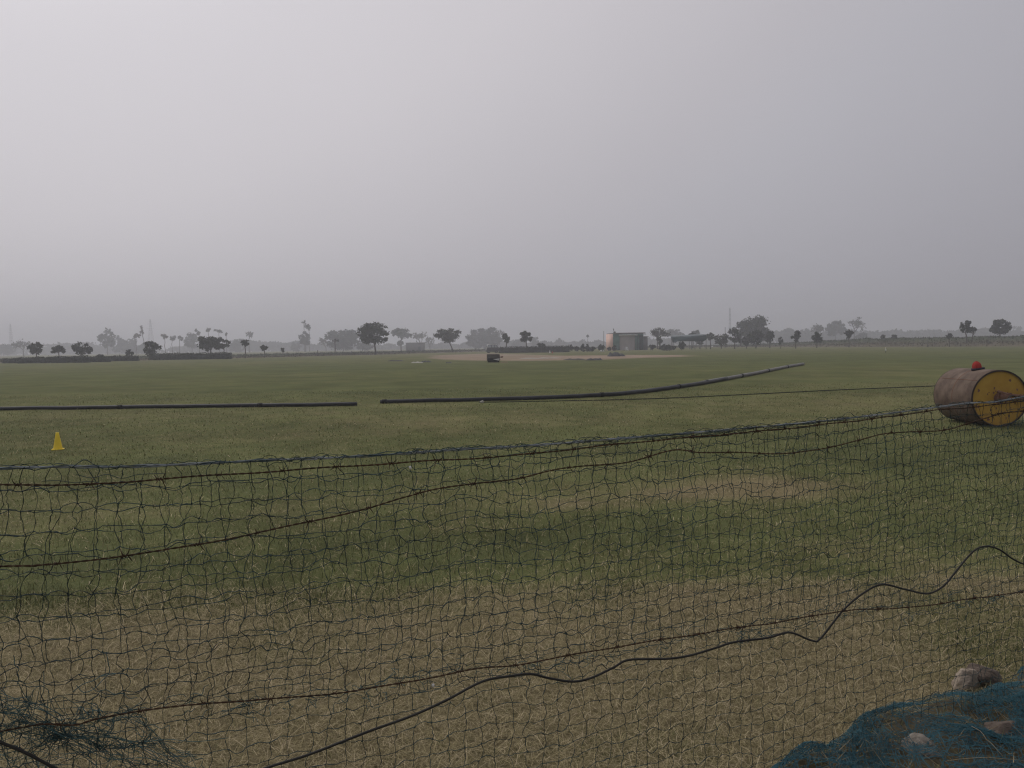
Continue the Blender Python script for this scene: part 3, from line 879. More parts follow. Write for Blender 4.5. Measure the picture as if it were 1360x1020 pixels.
def shelter():
    P = ground(915, 464.3); D = P[1]; mpp = D / F; k = mpp
    root = thing('open_shelter', 'open sided shelter with long dark sheet roof on thin posts', 'shelter', (P[0], P[1], 0), math.radians(3))
    X = lambda px: (px - 915) * k
    Z = lambda px, py: at(px, py, D)[2]
    # front sheet (sloping slightly back to the ridge), as a slab
    def slab(pts, th, name, m, par):
        g = G(); n = len(pts); V = [p for p in pts] + [(p[0], p[1] + th, p[2]) for p in pts]
        g.add(V, [[i, n + i, n + (i + 1) % n, (i + 1) % n] for i in range(n)], polys=[list(range(n)), list(range(n, 2 * n))[::-1]])
        return g.build(name, m, par)
    f = [(X(891), 0, Z(891, 447.8)), (X(892), -.8, Z(892, 455)), (X(896.5), -.8, Z(896.5, 455.2)), (X(898), -.8, Z(898, 453.4)), (X(924.5), -.8, Z(924.5, 453.2)), (X(934), -.8, Z(934, 453)), (X(938, ), -.5, Z(938, 451)), (X(938.5), 0, Z(938.5, 444.6)), (X(931), 0, Z(931, 446))]
    fs = slab(f, .06, 'front_sheet', M['fascia'], root)
    t = [(X(891), .02, Z(891, 447.7)), (X(931), .02, Z(931, 445.9)), (X(938.5), .02, Z(938.5, 444.5)), (X(936), 3.6, Z(936, 443.9)), (X(897), 3.6, Z(897, 445.6))]
    g = G(); n = len(t); V = t + [(p[0], p[1], p[2] + .07) for p in t]
    g.add(V, [[i, (i + 1) % n, n + (i + 1) % n, n + i] for i in range(n)], polys=[list(range(n))[::-1], list(range(n, 2 * n))])
    g.build('roof', M['sheet'], root)
    for (px, tp, r, y) in ((893.5, 454, .07, -.3), (918.5, 453, .11, -.3), (938, 448, .07, -.1), (896, 447, .06, 3.3), (921, 447, .06, 3.3), (936, 446, .06, 3.3)):
        g = G(); zt = Z(px, tp)
        g.tube([(X(px), y, -.1), (X(px), y, zt)], r, 8); g.build('post', M['steel'], root, smooth=True)
    g = G(); g.box((X(917), 2.6, .42), (4.6, .35, .08))
    for xx in (-1.9, 1.9): g.box((X(917) + xx, 2.6, .2), (.1, .3, .4))
    g.build('bench', M['grey'], root)


shelter()

# low hazy shed
P = np.array([at(551, hor(551), 350)[0], 350, 0]); k = 350 / F
sh = thing('low_shed', 'grey boxy shed in the haze beyond the tallest dark tree', 'shed', tuple(P))
hh = at(551, 455.5, 350)[2]
g = G(); g.box((0, 2, hh / 2), (24 * k, 4, hh)); g.build('wall', M['grey'], sh)
g = G(); g.box((0, 2, hh + .1), (25 * k, 4.4, .2)); g.build('roof', M['concrete'], sh)
g = G(); g.box((2, -.02, 1.0), (1.0, .08, 2.0)); g.build('door', M['teal_dark'], sh)

# bits on the field
bag(798, 467.0, 3.2, 2.2, 'white bag on the grass before the pink wall', seed=1)
bag(801.5, 466.8, 2.0, 1.6, 'smaller white bag next to another before the pink wall', seed=2)
bag(946, 461.3, 3.2, 2.0, 'white bag nearest the shelter end', seed=3)
bag(961, 460.3, 3.6, 2.4, 'largest white bag under the loose grey green tree', seed=4)
bag(969, 460.7, 2.2, 1.6, 'small white bag beside the dark ragged shoots tree', seed=5)


def white_chair():
    P = ground(832.8, 466.2); k = P[1] / F
    t = thing('plastic_chair', 'white plastic chair standing before the beige shutter', 'chair', (P[0], P[1], 0), math.radians(20))
    g = G(); g.box((0, 0, .44), (.5, .48, .05)); g.build('seat', M['white'], t)
    g = G(); g.box((0, .24, .72), (.5, .05, .5)); g.build('backrest', M['white'], t)
    for sx in (-1, 1):
        for sy in (-1, 1):
            h = G(); h.tube([(sx * .22, sy * .21, .42), (sx * .25, sy * .25, 0)], [.03, .025], 6); h.build('leg', M['white'], t)
        h = G(); h.tube([(sx * .27, .24, .66), (sx * .29, -.2, .66), (sx * .25, -.24, .44)], .025, 6); h.build('armrest', M['white'], t)
    g = G(); g.box((0, -.245, .30), (.44, .02, .24)); g.build('apron', M['white'], t)


white_chair()


def tarp(px0, px1, py, hpx, label, m, seed, depth=1.2, name='pitch_cover', cat='cover'):
    p = ground(px0, py + (hor(px0) - hor((px0 + px1) / 2))); q = ground(px1, py + (hor(px1) - hor((px0 + px1) / 2)))
    c = (p + q) / 2; L = np.linalg.norm(q - p); H = hpx * c[1] / F
    nx, ny = 40, 9
    g = G(); V = []
    for j in range(ny):
        for i in range(nx):
            u = i / (nx - 1); v = j / (ny - 1)
            e = min(1, min(u, 1 - u) * 7) * math.sin(math.pi * v) ** .6
            z = H * e * (.35 + 1.0 * fbm(np.array(u * 7 + seed), np.array(v * 2.0 + seed), 3)) + .01
            V.append(((u - .5) * L, (v - .5) * depth + .25 * depth * (fbm(np.array(u * 4 + seed), np.array(3.3), 2) - .5), float(z)))
    Q = [[j * nx + i, j * nx + i + 1, (j + 1) * nx + i + 1, (j + 1) * nx + i] for j in range(ny - 1) for i in range(nx - 1)]
    g.add(V, Q)
    o = g.build(name, M[m], loc=(c[0], c[1], 0), rz=math.atan2(q[1] - p[1], q[0] - p[0]), smooth=True)
    tag(o, label, cat)


tarp(807, 830, 473.2, 5.0, 'heap of dark covers bunched up before the building', 'tarp', 3, 3.0)
tarp(748, 778, 477.8, 1.5, 'thin dark folded cover along the bare pitch', 'tarp', 5, 1.5)
tarp(778, 801, 478.4, 2.6, 'thicker black folded cover at the end of the bare pitch', 'tarp', 8, 1.5)
tarp(515, 536, 479.6, 1.5, 'thin dark strip of cover lying alone on the turf', 'tarp', 9, 1.2)
tarp(546, 562, 482.0, 1.6, 'pale crumpled cover lying on the turf', 'tarp_pale', 11, 1.4)
tarp(559, 573, 481.0, 2.0, 'dark folded cover touching the pale crumpled one', 'tarp', 12, 1.2)
tarp(592, 600, 482.2, 1.5, 'small dark scrap of cover at the edge of the bare soil', 'tarp', 13, .8)
tarp(664, 675, 481.3, 1.0, 'brown mat lying beside the small pitch roller', 'rust', 14, .8)
tarp(690, 745, 476.1, .9, 'long pale sheet lying along the bare pitch', 'tarp_pale', 15, 1.4)


# small cone pair by hedge
def cone(px, yb, hpx, m, label, name='training_cone', cat='cone', wide=.55, base=True):
    P = ground(px, yb); H = hpx * P[1] / F; R = H * wide / 2
    t = thing(name, label, cat, (P[0], P[1], 0))
    g = G(); g.lathe([(R * .80, .012), (R * .79, .03), (R * .30, H * .93), (R * .27, H), (R * .20, H), (R * .16, H * .9), (R * .7, .012)], 28)
    g.build('cone_body', M[m], t, smooth=True)
    g = G(); s = R * 1.0
    out = []
    for cx, cy, a0 in ((s - .02, s - .02, 0), (-s + .02, s - .02, 90), (-s + .02, -s + .02, 180), (s - .02, -s + .02, 270)):
        for d in range(0, 91, 30): out.append((cx + .02 * math.cos(math.radians(a0 + d)), cy + .02 * math.sin(math.radians(a0 + d))))
    n = len(out); V = [(x, y, .001) for x, y in out] + [(x, y, .016) for x, y in out]
    g.add(V, [[i, (i + 1) % n, n + (i + 1) % n, n + i] for i in range(n)], polys=[list(range(n))[::-1], list(range(n, 2 * n))])
    g.build('base', M[m], t, rz=.35)
    return t


cone(77, 597.2, 23, 'yellow', 'yellow marker cone standing alone on the turf', wide=.60)
cone(730.3, 468.9, 3.6, 'white', 'tiny white cone in front of the clipped hedge', wide=.6)
cone(733.8, 469.2, 2.6, 'cap_red', 'tiny red cone beside the white cone', wide=1.0)

# white bird on the right
P = ground(1176.3, 468.3)
t = thing('egret', 'small white bird standing upright on the turf at the right', 'bird', (P[0], P[1], 0))
k = P[1] / F
g = G(); g.lathe([(.005, .20), (.06, .22), (.085, .30), (.07, .40), (.035, .48), (.028, .60), (.04, .64), (.03, .69), (.004, .71)], 12); g.build('body', M['white'], t, smooth=True)
for s in (-1, 1):
    h = G(); h.tube([(s * .03, 0, .24), (s * .03, .01, 0)], .012, 5); h.build('leg', M['black'], t)
g = G(); g.tube([(-.03, 0, .66), (-.12, 0, .64)], [.014, .004], 5); g.build('beak', M['yellow'], t)


# ------------------------------------------------------------------ car
def car():
    P = ground(654.5, 468.9); k = P[1] / F
    t = thing('parked_car', 'dark hatchback with pale roof parked at the end of the clipped hedge', 'car', (P[0], P[1], 0), math.radians(8))
    L, H, W = 16.5 * k, 11.6 * k, 1.65
    body = [(-.50, .16), (-.50, .50), (-.47, .56), (-.30, .60), (.38, .60), (.49, .52), (.5, .2), (.42, .14), (-.42, .14)]
    g = G(); g.prism([(x * L, z * H) for x, z in body], 0, W); b = g.build('body', M['car'], t)
    bv = b.modifiers.new('bevel', 'BEVEL'); bv.width = .06; bv.segments = 2
    cab = [(-.47, .58), (-.40, .90), (-.32, .96), (.26, .96), (.35, .88), (.46, .58)]
    g = G(); g.prism([(x * L, z * H) for x, z in cab], .08, W - .08); c = g.build('cabin', M['car'], t)
    bv = c.modifiers.new('bevel', 'BEVEL'); bv.width = .05; bv.segments = 2
    for (a, bb, cc, dd) in ((-.40, -.34, -.12, -.12), (-.08, -.08, .14, .14), (.18, .18, .29, .38)):
        q = [(a * L, .62 * H), (dd * L, .62 * H), (cc * L, .88 * H), (bb * L, .88 * H)]
        g = G(); g.prism(q, .055, .09); g.build('window', M['glass'], t)
    g = G(); g.prism([(-.42 * L, .91 * H), (-.33 * L, 1.03 * H), (.26 * L, 1.03 * H), (.37 * L, .91 * H), (.25 * L, .955 * H), (-.31 * L, .955 * H)], .06, W - .06)
    g.build('roof_panel', M['white'], t)
    g = G(); g.prism([(-.52 * L, .50 * H), (-.425 * L, .93 * H), (-.375 * L, .92 * H), (-.46 * L, .50 * H)], .04, .12); g.build('pillar', M['white'], t)
    for y in (.02, W - .02):
        for x in (-.31, .31):
            g = G(); r = .30
            g.lathe([(.16, -.10), (r - .02, -.10), (r, -.06), (r, .06), (r - .02, .10), (.16, .10)], 20, 'y', (x * L, y, r))
            w = g.build('wheel', M['black'], t, smooth=True)
            g = G(); g.lathe([(.01, -.08), (.16, -.08), (.16, .08), (.01, .08)], 14, 'y', (x * L, y, r)); g.build('rim', M['steel'], w)
    g = G(); g.box((-.505 * L, .3, .40 * H), (.05, .3, .12)); g.build('headlight', M['white'], t)
    g = G(); g.box((-.505 * L, W - .3, .40 * H), (.05, .3, .12)); g.build('headlight', M['white'], t)
    g = G(); g.box((-.515 * L, W / 2, .22 * H), (.08, W, .16)); g.build('bumper', M['black'], t)


car()


# ------------------------------------------------------------------ small pitch roller machine
def machine():
    P = ground(655.5, 481.3); k = P[1] / F
    t = thing('small_pitch_roller', 'small dark pitch roller standing on the bare soil in front of the car', 'pitch roller', (P[0], P[1], 0), math.radians(4))
    W = 17.5 * k; H = 11.2 * k
    r = H * .38
    g = G(); n = 30
    g.lathe([(r * .9, -W * .44), (r, -W * .44 + .02), (r, W * .44 - .02), (r * .9, W * .44)], n, 'x', (0, .25, r + .005)); d = g.build('drum', M['black'], t, smooth=False)
    for s in (-1, 1):
        g = G(); g.lathe([(.01, 0), (r * .9, 0)], n, 'x', (s * W * .44, .25, r)); g.build('drum_end', M['steel'], d)
    g = G(); g.box((-.02, .1, H * .74), (W * .96, .95, H * .50)); hb = g.build('ballast_box', M['post'], t)
    bv = hb.modifiers.new('bevel', 'BEVEL'); bv.width = .05; bv.segments = 2
    g = G(); g.add([(-W * .06, -.42, H * .40), (W * .44, -.42, H * .46), (W * .42, -.42, H * .14), (W * .28, -.42, H * .24),
                    (-W * .06, -.36, H * .40), (W * .44, -.36, H * .46), (W * .42, -.36, H * .14), (W * .28, -.36, H * .24)],
                   [[0, 3, 2, 1], [4, 5, 6, 7], [0, 1, 5, 4], [1, 2, 6, 5], [2, 3, 7, 6], [3, 0, 4, 7]]); g.build('scraper_plate', M['white'], t)
    g = G(); g.tube([(W * .48, .1, H * .62), (W * .66, .0, H * .62), (W * .72, -.05, H * .72)], .05, 8); g.tube([(W * .64, .18, H * .63), (W * .64, -.3, H * .63)], .09, 8)
    g.build('handle', M['rust'], t)
    for s in (-1, 1):
        g = G(); g.box((s * W * .47, .2, H * .45), (.06, .16, H * .5)); g.build('side_bracket', M['dark_rim'], t)


machine()


# ------------------------------------------------------------------ big roller
def roller():
    Yn = 14.25; R = .515; Ln = 1.28
    X = at(1329, hor(1329), Yn)[0]
    t = thing('pitch_roller', 'large rusty steel pitch roller with a yellow end disc behind the net fence', 'pitch roller', (X, Yn, 0))
    n = 64
    g = G(); g.lathe([(R - .03, .0), (R - .012, -.004), (R, .01), (R, .20), (R + .001, .21), (R, .22), (R, Ln - .01), (R - .012, Ln + .004), (R - .03, Ln)], n, 'y', (0, 0, R))
    dr = g.build('drum', M['roller'], t, smooth=True)
    g = G(); a = 2.45; g.tube([(R * math.cos(a), y, R + R * math.sin(a)) for y in np.linspace(.02, Ln - .02, 12)], .006, 6); g.build('weld_seam', M['rust'], dr)
    g = G(); g.lathe([(R - .001, Ln * .5 - .012), (R + .004, Ln * .5 - .006), (R + .004, Ln * .5 + .006), (R - .001, Ln * .5 + .012)], n, 'y', (0, 0, R)); g.build('weld_seam', M['rust'], dr)
    for (y, s) in ((.022, 1), (Ln - .022, -1)):
        g = G(); g.lathe([(.01, y), (R - .014, y)], n, 'y', (0, 0, R)); d = g.build('end_disc', M['disc'], t)
        g = G(); g.lathe([(R - .016, y), (R - .016, y - .03 * s), (R - .001, y - .031 * s), (R - .001, y - .01 * s)], n, 'y', (0, 0, R)); g.build('rim', M['dark_rim'], d)
        g = G()
        g.lathe([(.01, y - .09 * s), (.05, y - .09 * s), (.06, y - .08 * s), (.06, y - .01 * s), (.10, y - .005 * s)], 20, 'y', (0, 0, R)); g.build('hub', M['rust'], d)
    # rust patches on the near disc: raised flakes
    rng = random.Random(4)
    g = G()
    for k in range(26):
        a = rng.uniform(0, 2 * math.pi); rr = rng.choice([rng.uniform(.12, .28), rng.uniform(.36, .47)])
        c = (rr * math.cos(a), .0195, R + rr * math.sin(a)); s = rng.uniform(.006, .03); m_ = rng.randint(6, 9)
        ring = [(c[0] + s * rng.uniform(.4, 1.3) * math.cos(q * 2 * math.pi / m_), c[1], c[2] + s * rng.uniform(.4, 1.8) * math.sin(q * 2 * math.pi / m_)) for q in range(m_)]
        g.add(ring, polys=[list(range(m_))])
    g.build('rust_flakes', M['rust'], t)
    # yoke on both axle ends joined by a crossbar, tow bar
    for (y, nm) in ((-.10, 'side_arm'), (Ln + .10, 'side_arm')):
        g = G()
        g.box((.04, y, R + .03), (.20, .05, .15))
        g.tube([(-.10, y, R + .13), (.12, y, R + .06), (.75, y, R + .0), (.85, y, R - .01)], .028, 8)
        g.tube([(-.02, y, R - .02), (.2, y, R + .0), (.5, y, R - .01)], .022, 8)
        g.build(nm, M['rust'], t, smooth=False)
    g = G(); g.tube([(.85, -.16, R - .01), (.85, Ln + .16, R - .01)], .03, 10); g.build('crossbar', M['rust'], t, smooth=True)
    g = G(); g.tube([(.85, Ln / 2, R - .01), (1.9, Ln / 2 + .1, R + .25)], .028, 10); g.tube([(1.9, Ln / 2 - .25, R + .25), (1.9, Ln / 2 + .45, R + .25)], .022, 8); g.build('handle', M['rust'], t, smooth=True)
    # cap lying on top
    cx = at(1298.5, 488, Yn + .55)[0]
    dxc = cx - X
    zc = R + math.sqrt(R * R - dxc ** 2)
    c = thing('red_cap', 'red cap with a dark brim lying on top of the rusty drum', 'cap', (cx, Yn + .55, zc + .014), math.radians(0))
    c.rotation_euler.y = math.asin(max(-1, min(1, dxc / R))) * .8
    g = G(); m_ = 24; prof = [(.078, .012), (.080, .03), (.077, .065), (.066, .10), (.046, .125), (.022, .138), (.004, .142)]
    g.lathe(prof, m_)
    g.V[-1][:, 0] -= .012
    for i in range(6):
        a = i * math.pi / 3
        g.tube([(-.012 + r * 1.01 * math.cos(a), r * 1.01 * math.sin(a), z + .001) for r, z in prof], .0022, 4)
    g.build('crown', M['cap_red'], c, smooth=True)
    g = G()
    out = [(-.012 + .098 * math.cos(a), .098 * math.sin(a)) for a in np.linspace(0, 2 * math.pi, 28, endpoint=False)]
    out = [(x + (.045 if x > 0.02 else .0) * (1 - (y / .09) ** 2 if abs(y) < .09 else 0), y) for x, y in out]
    k = len(out); V = [(x, y, -.020 - .10 * max(0, x - .07)) for x, y in out] + [(x, y, .018 - .10 * max(0, x - .07)) for x, y in out]
    g.add(V, [[i, (i + 1) % k, k + (i + 1) % k, k + i] for i in range(k)], polys=[list(range(k))[::-1], list(range(k, 2 * k))])
    g.build('brim', M['cap_dark'], c)
    g = G(); g.lathe([(.003, .139), (.009, .143), (.006, .149), (.001, .15)], 10, c=(-.012, 0, 0)); g.build('button', M['cap_dark'], c, smooth=True)


roller()


# ------------------------------------------------------------------ pipes and rope on the field
def ground_line(pts, r, name, label, cat, m, joints=(), jm='black', zoff=None, sides=10, r1=None, jl=.14):
    P = np.array([ground(*p) for p in pts]); P = spline(P, 10)
    P[:, 2] = r * 1.0 if zoff is None else zoff
    o0 = P[0].copy(); o0[2] = 0
    rad = np.linspace(r, r if r1 is None else r1, len(P)); P[:, 2] = rad
    t = thing(name, label, cat, tuple(o0))
    rng = np.random.default_rng(len(pts))
    Q = P - o0
    Q[:, 2] += np.abs(fbm(np.arange(len(P)) * .21, np.full(len(P), r * 90), 3) - .5) * r * .8
    g = G(); g.tube(Q, rad, sides); g.build('tube', M[m], t, smooth=True)
    for jx in joints:
        i = int(np.argmin(np.abs(680 + P[:, 0] / P[:, 1] * F - jx))); i = min(max(i, 0), len(P) - 2)
        d = (Q[i + 1] - Q[i]); d /= np.linalg.norm(d)
        rr = rad[i]
        px_i = lambda q: 680 + q[0] / q[1] * F
        # exact spot along the segment
        a, b = P[i], P[i + 1]; pa, pb = px_i(a), px_i(b); f = 0 if abs(pb - pa) < 1e-6 else np.clip((jx - pa) / (pb - pa), 0, 1)
        c = Q[i] + (Q[i + 1] - Q[i]) * f
        g = G(); g.tube([c - d * jl / 2, c - d * jl / 2.2, c + d * jl / 2.2, c + d * jl / 2], [rr * 1.05, rr * 1.22, rr * 1.22, rr * 1.05], sides)
        g.build('coupling', M[jm], t, smooth=True)
    return t


ground_line([(-160, 548.5), (-60, 546.6), (0, 545.2), (155, 543.4), (330, 541.0), (474, 539.3)], .052, 'irrigation_pipe', 'straight dark pipe lying across the turf beyond the yellow cone', 'pipe', 'pipe', (158, 338), r1=.054)
ground_line([(505, 536.0), (640, 533.0), (760, 529.2), (830, 525.0), (880, 519.0), (930, 511.6), (965, 505.4)], .055, 'irrigation_pipe', 'dark pipe curving away over the turf, shorter one past the gap', 'pipe', 'pipe', (510, 799, 902), r1=.075)
ground_line([(932, 511.2), (985, 501.4), (1020, 494.2), (1045, 488.9), (1067, 485.0)], .073, 'irrigation_pipe', 'pale grey jointed pipe end receding to the middle of the field', 'pipe', 'pipe_pale', (936, 985, 1020, 1046), r1=.088, jl=.3)
ground_line([(636, 534.8), (700, 533.8), (860, 530.4), (1000, 524), (1120, 518.2), (1240, 513.2), (1370, 508), (1500, 503)], .012, 'thin_rope', 'thin dark rope lying on the turf behind the roller', 'rope', 'black', sides=6, r1=.017)
bag(640, 535.2, 6, 3.4, 'pale knotted rag at the start of the thin rope', 'tarp_pale', seed=6, name='rag', cat='rag')


# ------------------------------------------------------------------ net fence
DL, DR = 1.80, 3.30
FA = at(0, hor(0), DL); FB = at(1360, hor(1360), DR)
FA2 = FA[:2]; FB2 = FB[:2]
FU = (FB2 - FA2); FLEN = np.linalg.norm(FU); FU = FU / FLEN
FN = np.array([FU[1], -FU[0]])            # towards the camera


def onfence(px, py, off=0.0):
    """(u, z) of a picture point on the fence plane"""
    v = ray(px, py)
    A = FA2 + FN * off
    # EYE + t v = A + u FU
    den = v[0] * FU[1] - v[1] * FU[0]
    t = (A[0] * FU[1] - A[1] * FU[0]) / den
    p = EYE + v * t
    return float((p[:2] - A) @ FU), float(p[2])


def W3(u, z, off=0.0):
    u = np.asarray(u, float); z = np.asarray(z, float)
    off = np.broadcast_to(np.asarray(off, float), u.shape)
    return np.stack([FA2[0] + FU[0] * u + FN[0] * off, FA2[1] + FU[1] * u + FN[1] * off, z], -1)


def pxline(pts, off=0.0, ext=True, n=10):
    q = np.array([onfence(x, y, off) for x, y in pts])
    if ext:
        q = np.vstack([q[0] - (q[1] - q[0]) / np.linalg.norm(q[1] - q[0]) * .8, q, q[-1] + (q[-1] - q[-2]) / np.linalg.norm(q[-1] - q[-2]) * 1.75])
    return spline(q, n)


ROPE = [(0, 622), (75, 620), (160, 620), (250, 616.5), (340, 612), (480, 606), (600, 597.5), (680, 593.5), (780, 586), (880, 578), (1020, 566), (1140, 554), (1240, 541.5), (1285, 535.5), (1320, 534), (1360, 527)]
WIRE1 = [(0, 643), (75, 645), (150, 641), (230, 635), (340, 627.5), (450, 620), (540, 614), (680, 605), (800, 592), (880, 584), (1020, 571.5), (1160, 556), (1240, 545), (1300, 540), (1360, 532)]
WIRE2 = [(0, 752), (40, 752), (115, 744), (210, 732), (340, 708), (480, 677), (540, 660), (590, 647), (680, 637), (740, 623), (830, 614), (885, 600), (905, 597.5), (930, 600.5), (980, 601), (1060, 601), (1140, 585), (1180, 575), (1250, 571.5), (1300, 558), (1330, 549), (1360, 546)]
WIRE3 = [(0, 972), (55, 962), (100, 962), (140, 952), (260, 935), (340, 930), (450, 920), (540, 906), (625, 889.5), (680, 884), (725, 876), (820, 859), (920, 843), (1000, 830.5), (1030, 827), (1120, 811.5), (1215, 806), (1290, 795), (1360, 786)]
CABLE = [(60, 1016), (0, 985)]

rope_q = pxline(ROPE)
def rope_z(u):
    return np.interp(u, rope_q[:, 0], rope_q[:, 1])


UMIN, UMAX = -.9, FLEN + 1.6


def grid_net(g, spacing, zlow, seed, off, r, jit, swirl, ztop_drop=0.0, sub=5, phase=0.0, zlow_fn=None):
    rng = np.random.default_rng(seed)
    nu = int((UMAX - UMIN) / spacing)
    u0 = UMIN + phase * spacing + np.arange(nu) * spacing
    nv = int((1.42 - zlow) / spacing) + 1
    U = np.repeat(u0[:, None], nv, 1)
    J = np.repeat(np.arange(nv)[None], nu, 0)
    zt = rope_z(U) - ztop_drop
    Z = zt - J * spacing * (zt - zlow) / (1.30 - zlow)
    # low-frequency slack and knots pulled about
    lx = (fbm(U * 2.2 + seed, Z * 2.2, 3) - .5) * swirl
    lz = (fbm(U * 2.2 + 40 + seed, Z * 2.2, 3) - .5) * swirl
    mx = (fbm(U * 9 + seed * 3, Z * 9, 2) - .5) * swirl * .45
    mz = (fbm(U * 9 + 70 + seed, Z * 9, 2) - .5) * swirl * .45
    U = U + (lx + mx) * 1.0 + rng.normal(0, jit, U.shape)
    Z = Z + (lz + mz) * np.clip(J / 3, 0, 1) + rng.normal(0, jit * .8, Z.shape) * (J > 0)
    O = off + (fbm(U * 3 + 9 + seed, Z * 3, 3) - .5) * .05
    Pn = W3(U, Z, O)
    if zlow_fn is not None:
        keep = Z > zlow_fn(U)
    else:
        keep = Z > -.0

    def strands(A, K, dirs, r=r):
        for line, k in zip(A, K):
            idx = np.where(k)[0]
            if len(idx) < 2: continue
            runs = np.split(idx, np.where(np.diff(idx) > 1)[0] + 1)
            for run in runs:
                if len(run) < 2: continue
                P = spline(line[run], sub)
                n = len(P)
                t = np.arange(n)
                ph = rng.uniform(0, 9)
                wob = rng.normal(0, 1, (n, 3)) * .0013
                # slack between the knots
                bow = np.sin((t % sub) / sub * math.pi) * np.repeat(rng.normal(0, .0055, n // sub + 2), sub)[:n]
                if dirs == 'v': P = P + np.outer(bow, np.array([FU[0], FU[1], 0])) + wob
                else: P = P + np.outer(bow, np.array([0, 0, 1.])) + wob
                g.tube(P, r * (1 + .3 * rng.normal(0, 1, n).clip(-1, 1.6)), 3, cap=False)
    strands(Pn, keep, 'v')
    strands(Pn.transpose(1, 0, 2), keep.T, 'h', r * 1.18)
    # knots
    kk = keep & (rng.random(keep.shape) < .9)
    C = Pn[kk]
    oct_ = np.array([[1, 0, 0], [-1, 0, 0], [0, 1, 0], [0, -1, 0], [0, 0, 1], [0, 0, -1]]) * 1.0
    fa = np.array([[0, 2, 4], [2, 1, 4], [1, 3, 4], [3, 0, 4], [2, 0, 5], [1, 2, 5], [3, 1, 5], [0, 3, 5]])
    s = rng.uniform(1.7, 3.1, len(C))[:, None, None] * r
    g.add((C[:, None] + oct_[None] * s).reshape(-1, 3), tris=(np.arange(len(C))[:, None, None] * 6 + fa[None]).reshape(-1, 3))


